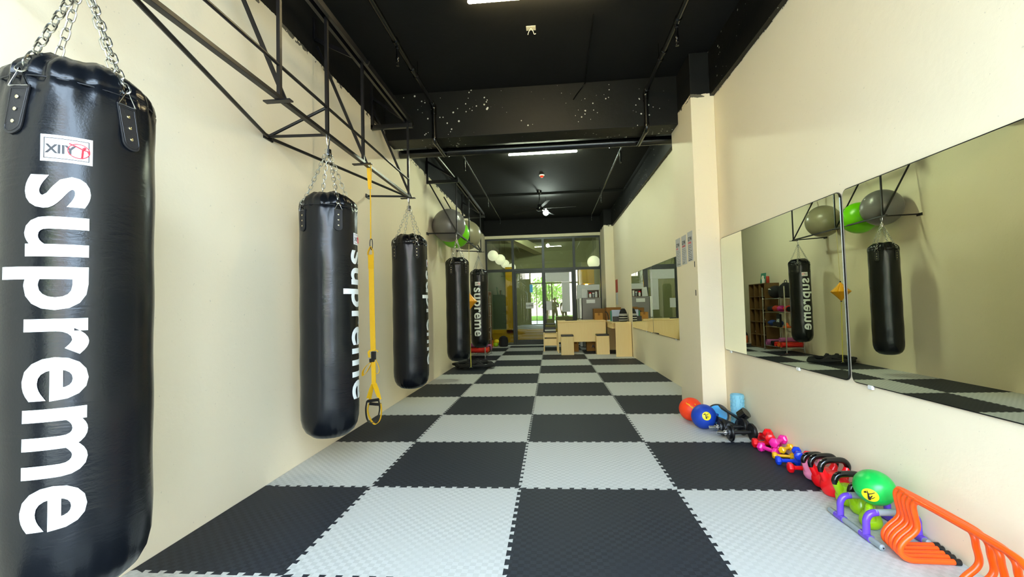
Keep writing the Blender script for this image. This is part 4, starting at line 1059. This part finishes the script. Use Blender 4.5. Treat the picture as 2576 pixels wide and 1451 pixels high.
t = thing('wrist_roller_set', 'Black weight bar with folded pads leaning on the wall behind the dumbbells', 'weight bar', (0, 0, 0))
part('pad', MB().add(*(lambda z: (z.v, z.f))(MB().cbox((0, 0, 0), (.23, .10, .014))), Matrix.Translation((1.845, -.66, .155)) @ Matrix.Rotation(rad(34), 4, 'Y') @ Matrix.Rotation(.15, 4, 'X')), 'rubber', t, .004)
part('pad', MB().add(*(lambda z: (z.v, z.f))(MB().cbox((0, 0, 0), (.17, .09, .05))), Matrix.Translation((1.79, -.665, .075)) @ Matrix.Rotation(rad(24), 4, 'Y')), 'rubber', t, .006)
part('ring_cuff', MB().lathe([(.040, -.034), (.050, -.034), (.050, .034), (.040, .034)], 28, Matrix.Translation((1.925, -.735, .165)) @ Matrix.Rotation(rad(42), 4, 'Y') @ Matrix.Rotation(.5, 4, 'X')), 'blackpl', t)
part('ring_core', MB().lathe([(1e-6, -.028), (.040, -.028), (.040, .028), (1e-6, .028)], 28, Matrix.Translation((1.925, -.735, .165)) @ Matrix.Rotation(rad(42), 4, 'Y') @ Matrix.Rotation(.5, 4, 'X')), 'rubber', t)
part('lower_ring', MB().lathe([(.030, -.02), (.060, -.02), (.060, .02), (.030, .02)], 28, Matrix.Translation((1.925, -.70, .061)) @ Matrix.Rotation(rad(80), 4, 'X')), 'rubber', t)
# vinyl hex dumbbells
def hexdb(mat, L, R_):
    t = thing('vinyl_dumbbell', 'x', 'dumbbell', (0, 0, 0), 0, 'coloured vinyl dumbbells')
    def head(s_):
        q = MB(); n = 6; prof = [(R_*.62, L*.26), (R_*.97, L*.31), (R_*1.0, L*.40), (R_*.94, L*.46), (R_*.60, L*.50)]
        vs = []
        for r, x in prof:
            for k in range(n): a = PI/6+k*PI/3; vs.append((s_*x, r*math.cos(a), r*math.sin(a)))
        fs = [tuple(range(n)), tuple((len(prof)-1)*n+k for k in range(n))]
        for i in range(len(prof)-1):
            for k in range(n): fs.append((i*n+k, i*n+(k+1) % n, (i+1)*n+(k+1) % n, (i+1)*n+k))
        return q.add(vs, fs)
    part('grip', MB().tube([(-L*.3, 0, 0), (-L*.18, 0, 0), (0, 0, 0), (L*.18, 0, 0), (L*.3, 0, 0)], [R_*.48, R_*.38, R_*.42, R_*.38, R_*.48], 16), mat, t)
    for s_ in (-1, 1): part('hex_head', head(s_), mat, t, .004)
    return t
def place_hex(mat, L, R_, items):
    first = None
    for (x, y, z, rz, tilt, lab) in items:
        if first is None: o = first = hexdb(mat, L, R_); 
        else: o = copy_tree(first)
        o.location = (x, y, z); o.rotation_euler = (rad(30) if tilt == 0 else 0, -rad(tilt), rad(rz)); o['label'] = lab
place_hex('red', .19, .040, [(1.915, -1.155, .036, -10, 0, 'Red vinyl dumbbell lying flat at the end nearest the black dumbbells'),
    (1.935, -1.185, .105, 72, 0, 'Red vinyl dumbbell resting on top of the first red one, end up to the wall'),
    (1.972, -1.02, .036, 95, 0, 'Red vinyl dumbbell lying along the wall behind the others')])
place_hex('pink', .18, .038, [(1.875, -1.305, .034, -68, 0, 'Hot pink vinyl dumbbell in front, its hexagonal end facing the camera'),
    (1.945, -1.315, .100, 40, 0, 'Hot pink vinyl dumbbell lying on top of the pink pile'),
    (1.968, -1.235, .034, 60, 0, 'Hot pink vinyl dumbbell lying against the wall')])
place_hex('ydb', .15, .027, [(1.925, -1.425, .024, -15, 0, 'Yellow vinyl dumbbell lying flat between the pink and blue ones'),
    (1.955, -1.405, .072, 38, 0, 'Yellow vinyl dumbbell resting on top of the other yellow one')])
place_hex('blue', .16, .033, [(1.895, -1.545, .029, -8, 0, 'Blue vinyl dumbbell lying flat in front of the yellow ones'),
    (1.955, -1.565, .088, 70, 0, 'Blue vinyl dumbbell lying across the first blue one')])
place_hex('red', .17, .036, [(1.905, -1.70, .032, -10, 0, 'Red vinyl dumbbell lying beside the kettlebells, pointing at the wall'),
    (1.955, -1.695, .096, 62, 0, 'Red vinyl dumbbell lying on top beside the blue ones')])
# kettlebells
def kettlebell(loc, rz, R_, mat, lab, hmat='blackpl', hw=.058, hh=.075):
    t = thing('kettlebell', lab, 'kettlebell', loc, rz, 'plastic kettlebells with black handles')
    prof = [(R_*.55, 0), (R_*.80, .008), (R_*.98, R_*.45), (R_*1.0, R_*.75), (R_*.92, R_*1.15), (R_*.72, R_*1.5), (R_*.62, R_*1.72), (R_*.3, R_*1.8), (1e-6, R_*1.8)]
    part('body', MB().lathe(prof, 36), mat, t)
    zt = R_*1.7
    for s_ in (-1, 1): part('handle_root', MB().tube([(s_*R_*.55, 0, R_*1.1), (s_*hw*.95, 0, zt+.012), (s_*hw, 0, zt+.03)], [.030, .020, .0165], 14), mat, t)
    pts = spline([(-hw, 0, zt+.012), (-hw*1.04, 0, zt+hh*.55), (-hw*.72, 0, zt+hh*.93), (0, 0, zt+hh), (hw*.72, 0, zt+hh*.93), (hw*1.04, 0, zt+hh*.55), (hw, 0, zt+.012)], 6)
    part('handle', MB().tube(pts, .0178, 14), hmat, t)
kettlebell((1.925, -1.815, 0), .12, .060, 'palepink', 'Pale pink kettlebell with black handle, first in the row beside the dumbbells', hw=.060, hh=.06)
kettlebell((1.920, -1.935, 0), .08, .068, 'red', 'Red kettlebell with black handle, right behind the pale pink one', hw=.074)
kettlebell((1.910, -2.065, 0), .10, .078, 'red', 'Largest red kettlebell with black handle, between the other red one and the lime ones', hw=.078)
kettlebell((1.905, -2.195, 0), .05, .064, 'lime', 'Lime green kettlebell with black handle next to the largest red one', hw=.068, hh=.065)
kettlebell((1.900, -2.31, 0), .02, .054, 'lime', 'Lime green kettlebell with black handle, half behind the green ball', hw=.050, hh=.065)
kettlebell((1.845, -2.465, 0), .9, .050, 'lime', 'Lime green kettlebell lying low under the green ball', hmat='lime', hw=.034, hh=.03)
# push-up frame
t = thing('push_up_frame', 'Grey and purple tube push-up frame under the green ball', 'push-up stand', (0, 0, 0))
for x, y0, y1 in ((1.745, -2.29, -2.70), (1.985, -2.33, -2.648)):
    part('base_tube', MB().tube([(x, y0, .016), (x, y0-.006, .016), (x, y1+.006, .016), (x, y1, .016)], [.008, .0145, .0145, .008], 14), 'greytube', t)
    part('end_hole', MB().tube([(x, y1-.0005, .016), (x, y1-.001, .016)], .004, 8), 'ink', t)
for y in (-2.385, -2.585):
    for x, s_ in ((1.745, 1), (1.985, -1)):
        q = MB().tube([(x, y+.035, .016), (x, y-.035, .016)], .0175, 14)
        q.tube(spline([(x, y, .018), (x+s_*.002, y, .06), (x+s_*.004, y, .095), (x+s_*.022, y, .122), (x+s_*.055, y, .130)], 5), .0165, 14)
        part('purple_elbow', q, 'purple', t, label='purple corner elbow')
    part('grip_bar', MB().tube([(1.79, y, .130), (1.94, y, .130)], .016, 14), 'greytube', t)
t = thing('slam_ball', 'Green oval-looking ball with yellow badge resting on the push-up frame', 'medicine ball', (1.858, -2.485, .212), 0)
part('ball', MB().sphere((0, 0, 0), .088, 44, 1.1, .96), 'green', t)
part('seam', MB().tube([(.0885*math.cos(a)*.98, .0885*1.1*math.sin(a)*.98, .0885*.2*math.cos(a)) for a in [2*PI*k/48 for k in range(48)]], .0008, 4, closed=True, cap=False), 'limeball' if False else 'green', t)
badge(t, .088, (-2.1, -1.95, -.55), .42, sc3=(1.01, 1.11, .97))
# hurdles
def hurdle(dx, y, lab, rz=0, Ln=.43):
    t = thing('agility_hurdle', lab, 'hurdle', (1.80+dx, y, 0), rz, 'orange agility hurdles stacked along the wall')
    leg = [(.185, 0, .0135), (.06, 0, .0135), (.005, 0, .0155), (-.028, 0, .035), (-.032, 0, .068), (-.01, 0, .10), (.03, 0, .135), (.042, 0, .165), (.034, 0, .215), (.030, 0, .25)]
    path = [Vector(p) for p in leg]+[Vector((.031, -.012, .272)), Vector((.032, -.04, .282)), Vector((.032, -Ln/2, .284)), Vector((.032, -Ln+.07, .281)), Vector((.031, -Ln+.02, .268))]+[Vector((p[0], -Ln, p[2])) for p in leg[::-1]]
    part('hurdle_tube', MB().tube(spline(path, 5), .0122, 14), 'orange', t)
    for yy in (0, -Ln): part('end_cap', MB().tube([(.180, yy, .0135), (.204, yy, .0135)], .0134, 12), 'rubber', t)
HL = ['Orange agility hurdle at the back of the stack, beside the green ball', 'Orange agility hurdle, second from the green ball', 'Orange agility hurdle, middle of the stack', 'Orange agility hurdle, second from the camera', 'Orange agility hurdle nearest the camera, at the front of the stack']
for k in range(5): hurdle(.012-.006*k, -2.656-.034*k, HL[k], rz=(-.01, .0, -.03, -.02, -.035)[k], Ln=.405+.027*k)

# ================================================================== ENTRANCE FRONT BEHIND THE CAMERA (seen in the glass)
w2 = tag(bpy.data.objects.new('window_2', None), 'Black framed entrance front behind the camera', None, None, 'structure'); C.objects.link(w2); w2.location = (0, YF, 0)
q = MB()
for x in (-1.72, -1.07, .30, 1.98): q.box((x-.035, -.03, 0), (x+.035, .03, 3.5))
for x in (-.69, -.05, .12): q.box((x-.018, -.02, 0), (x+.018, .02, 2.6))
q.box((XL, -.03, 2.57), (XR, .03, 2.65)); q.box((XL, -.03, 3.42), (XR, .03, 3.84)); q.box((XL, -.04, -.02), (XR, .04, .03))
part('window_frame', q, 'rubber', w2, .003)
part('shutter_leaf', MB().box((-1.72, .03, 0), (-1.05, .07, 2.9)), pm('dark_green_shutter', '#26352f', .5), w2)
struct('ground', MB().box((-14, -26, -.20), (14, YF-.1, -.10)), 'pave')
struct('trim_11', MB().box((-12, -24.4, -.1), (12, -24, 7.5)), 'pinkwall')
solo('hedge', MB().box((-5, -.4, 0), (6, .4, .4)), 'hedge', 'Clipped green hedge across the street, seen only in the door glass', 'hedge', (0, -17, -.1), bevel=.1)
tr_ = thing('street_tree', 'Leafy street tree outside the entrance, seen only reflected in the door glass', 'tree', (-.1, -12.5, -.1))
part('trunk', MB().tube([(0, 0, 0), (.05, 0, 1.2), (0, 0, 2.4)], [.11, .09, .06], 10), 'bark', tr_)
random.seed(5); q = MB()
for k in range(900):
    a, b, r = random.random()*2*PI, math.acos(2*random.random()-1), 1.35*random.random()**.4
    c = Vector((r*1.25*math.sin(b)*math.cos(a), r*math.sin(b)*math.sin(a), 2.3+r*.95*math.cos(b))); n = Vector((random.gauss(0, 1), random.gauss(0, 1), random.gauss(0, 1))).normalized()
    u = n.orthogonal().normalized()*.13; v = n.cross(u).normalized()*.07
    q.add([c-u, c-v, c+u, c+v, c+n*.01], [(0, 1, 2, 3)])
part('foliage', q, 'leaf', tr_)

def person(loc, rz, label, shirt, pose, hgt=1.62):
    t = thing('person', label, 'person', loc, rz)
    k = hgt/1.7
    def skinned(name, chains, mat, lv=2):
        vs, es, rs = [], [], []
        def vid(p, r):
            for i, q_ in enumerate(vs):
                if (Vector(q_)-Vector(p)).length < 1e-5: return i
            vs.append(p); rs.append(r); return len(vs)-1
        for ch in chains:
            pr = None
            for p, r in ch:
                i = vid(tuple(c*k for c in p), r*k)
                if pr is not None: es.append((pr, i))
                pr = i
        me = bpy.data.meshes.new(name); me.from_pydata(vs, es, []); me.materials.append(M[mat])
        o = bpy.data.objects.new(name, me); C.objects.link(o); o.parent = t
        s_ = o.modifiers.new('skin', 'SKIN'); s_.use_smooth_shade = True
        for i, r in enumerate(rs): me.skin_vertices[0].data[i].radius = (r, r)
        me.skin_vertices[0].data[0].use_root = True
        u = o.modifiers.new('sub', 'SUBSURF'); u.levels = lv; u.render_levels = lv
        return o
    P = pose
    spine = [((0, 0, .93), .125), ((0, .01, 1.08), .118), ((0, .015, 1.25), .135), ((0, .01, 1.40), .10), ((0, .02, 1.48), .052), ((0, .035, 1.55), .065), ((0, .045, 1.62), .088), ((0, .04, 1.69), .065)]
    arms, legs = [], []
    for s_, (el, wr) in zip((-1, 1), P['arms']):
        sh = (s_*.19, .01, 1.39); a = [((0, .01, 1.40), .10), (sh, .055), (el, .040), (wr, .026)]
        d = (Vector(wr)-Vector(el)).normalized(); pm_ = Vector(wr)+d*.05
        a.append((tuple(pm_), .030)); arms.append(a)
        side = d.cross(Vector((0, 0, 1))).normalized() if abs(d.z) < .9 else Vector((1, 0, 0))
        for j, f_ in enumerate((-.027, -.009, .009, .026)):
            b0 = pm_+side*f_+d*.03; arms.append([(tuple(pm_), .030), (tuple(b0), .0095), (tuple(b0+d*.03+Vector((0, 0, -.008))), .0085), (tuple(b0+d*(.05+.008*(1.5-abs(j-1.5)))+Vector((0, 0, -.022))), .0075)])
        th = pm_+side*(.035*-s_); arms.append([(tuple(pm_), .030), (tuple(th), .011), (tuple(th+side*(-s_*.018)+d*.03), .009)])
    for s_, ft in zip((-1, 1), P['feet']):
        legs.append([((0, 0, .93), .125), ((s_*.09, 0, .86), .088), ((s_*.10+ft[0]*.4, .02+ft[1]*.5, .48), .058), ((s_*.10+ft[0], ft[1]-.01, .09), .038), ((s_*.10+ft[0], ft[1]+.06, .035), .036), ((s_*.11+ft[0], ft[1]+.16, .028), .028)])
    skinned('body', [spine]+arms+legs, 'skin')
    skinned('shirt', [[((0, 0, .90), .145), ((0, .01, 1.08), .138), ((0, .015, 1.25), .152), ((0, .01, 1.40), .112), ((0, .012, 1.45), .07)]]+[[((0, .01, 1.40), .112), ((s_*.19, .01, 1.39), .072), (tuple(Vector((s_*.19, .01, 1.39)).lerp(Vector(P['arms'][i][0]), .75)), .056)] for i, s_ in enumerate((-1, 1))], shirt)
    skinned('trousers', [[((0, 0, 1.0), .12), ((0, 0, .93), .138)]]+[[((0, 0, .93), .138), ((s_*.09, 0, .86), .10), ((s_*.10+ft[0]*.4, .02+ft[1]*.5, .48), .070), ((s_*.10+ft[0], ft[1]-.01, .11), .052)] for s_, ft in zip((-1, 1), P['feet'])], 'pants')
    hair = MB().sphere((0, .018, 1.655), .112, 24, 1.0, .95); hv = [v for v in hair.v]
    hair.v = [(x*k, (y-.012 if z > 1.6 else y-.03)*k, max(z, 1.575)*k) if y < .08 or z > 1.68 else (x*.7*k, .05*k, z*k) for x, y, z in hv]
    part('hair', hair, 'hair', t)
    q = MB()
    for s_ in (-1, 1): q.sphere((s_*.032*k, .128*k, 1.625*k), .011*k, 12)
    part('eyes', q, 'ink', t); part('nose', MB().tube([(0, .125*k, 1.63*k), (0, .145*k, 1.595*k)], [.007, .013], 8), 'skin', t)
    part('mouth', MB().tube([(-.022*k, .122*k, 1.565*k), (0, .130*k, 1.563*k), (.022*k, .122*k, 1.565*k)], .005, 6), 'redposter', t)
    q = MB()
    for s_ in (-1, 1): q.sphere((s_*.094*k, .035*k, 1.615*k), .022*k, 12, .6, 1.3)
    part('ears', q, 'skin', t)
    return t
person((.46, -5.52, 0), .25, 'Person in grey shirt and dark trousers, reflected in the door glass', 'shirt',
       dict(arms=(((-.26, .06, 1.14), (-.10, .34, 1.19)), ((.27, .06, 1.14), (.10, .34, 1.19))), feet=((-.02, .02), (.03, -.04))))
person((1.03, -5.62, 0), -.2, 'Person in dark clothes standing to the right of the one taking the picture', 'pants',
       dict(arms=(((-.25, .0, 1.12), (-.22, .06, .88)), ((.25, .0, 1.12), (.16, .22, 1.02))), feet=((0, 0), (.03, .05))), 1.58)
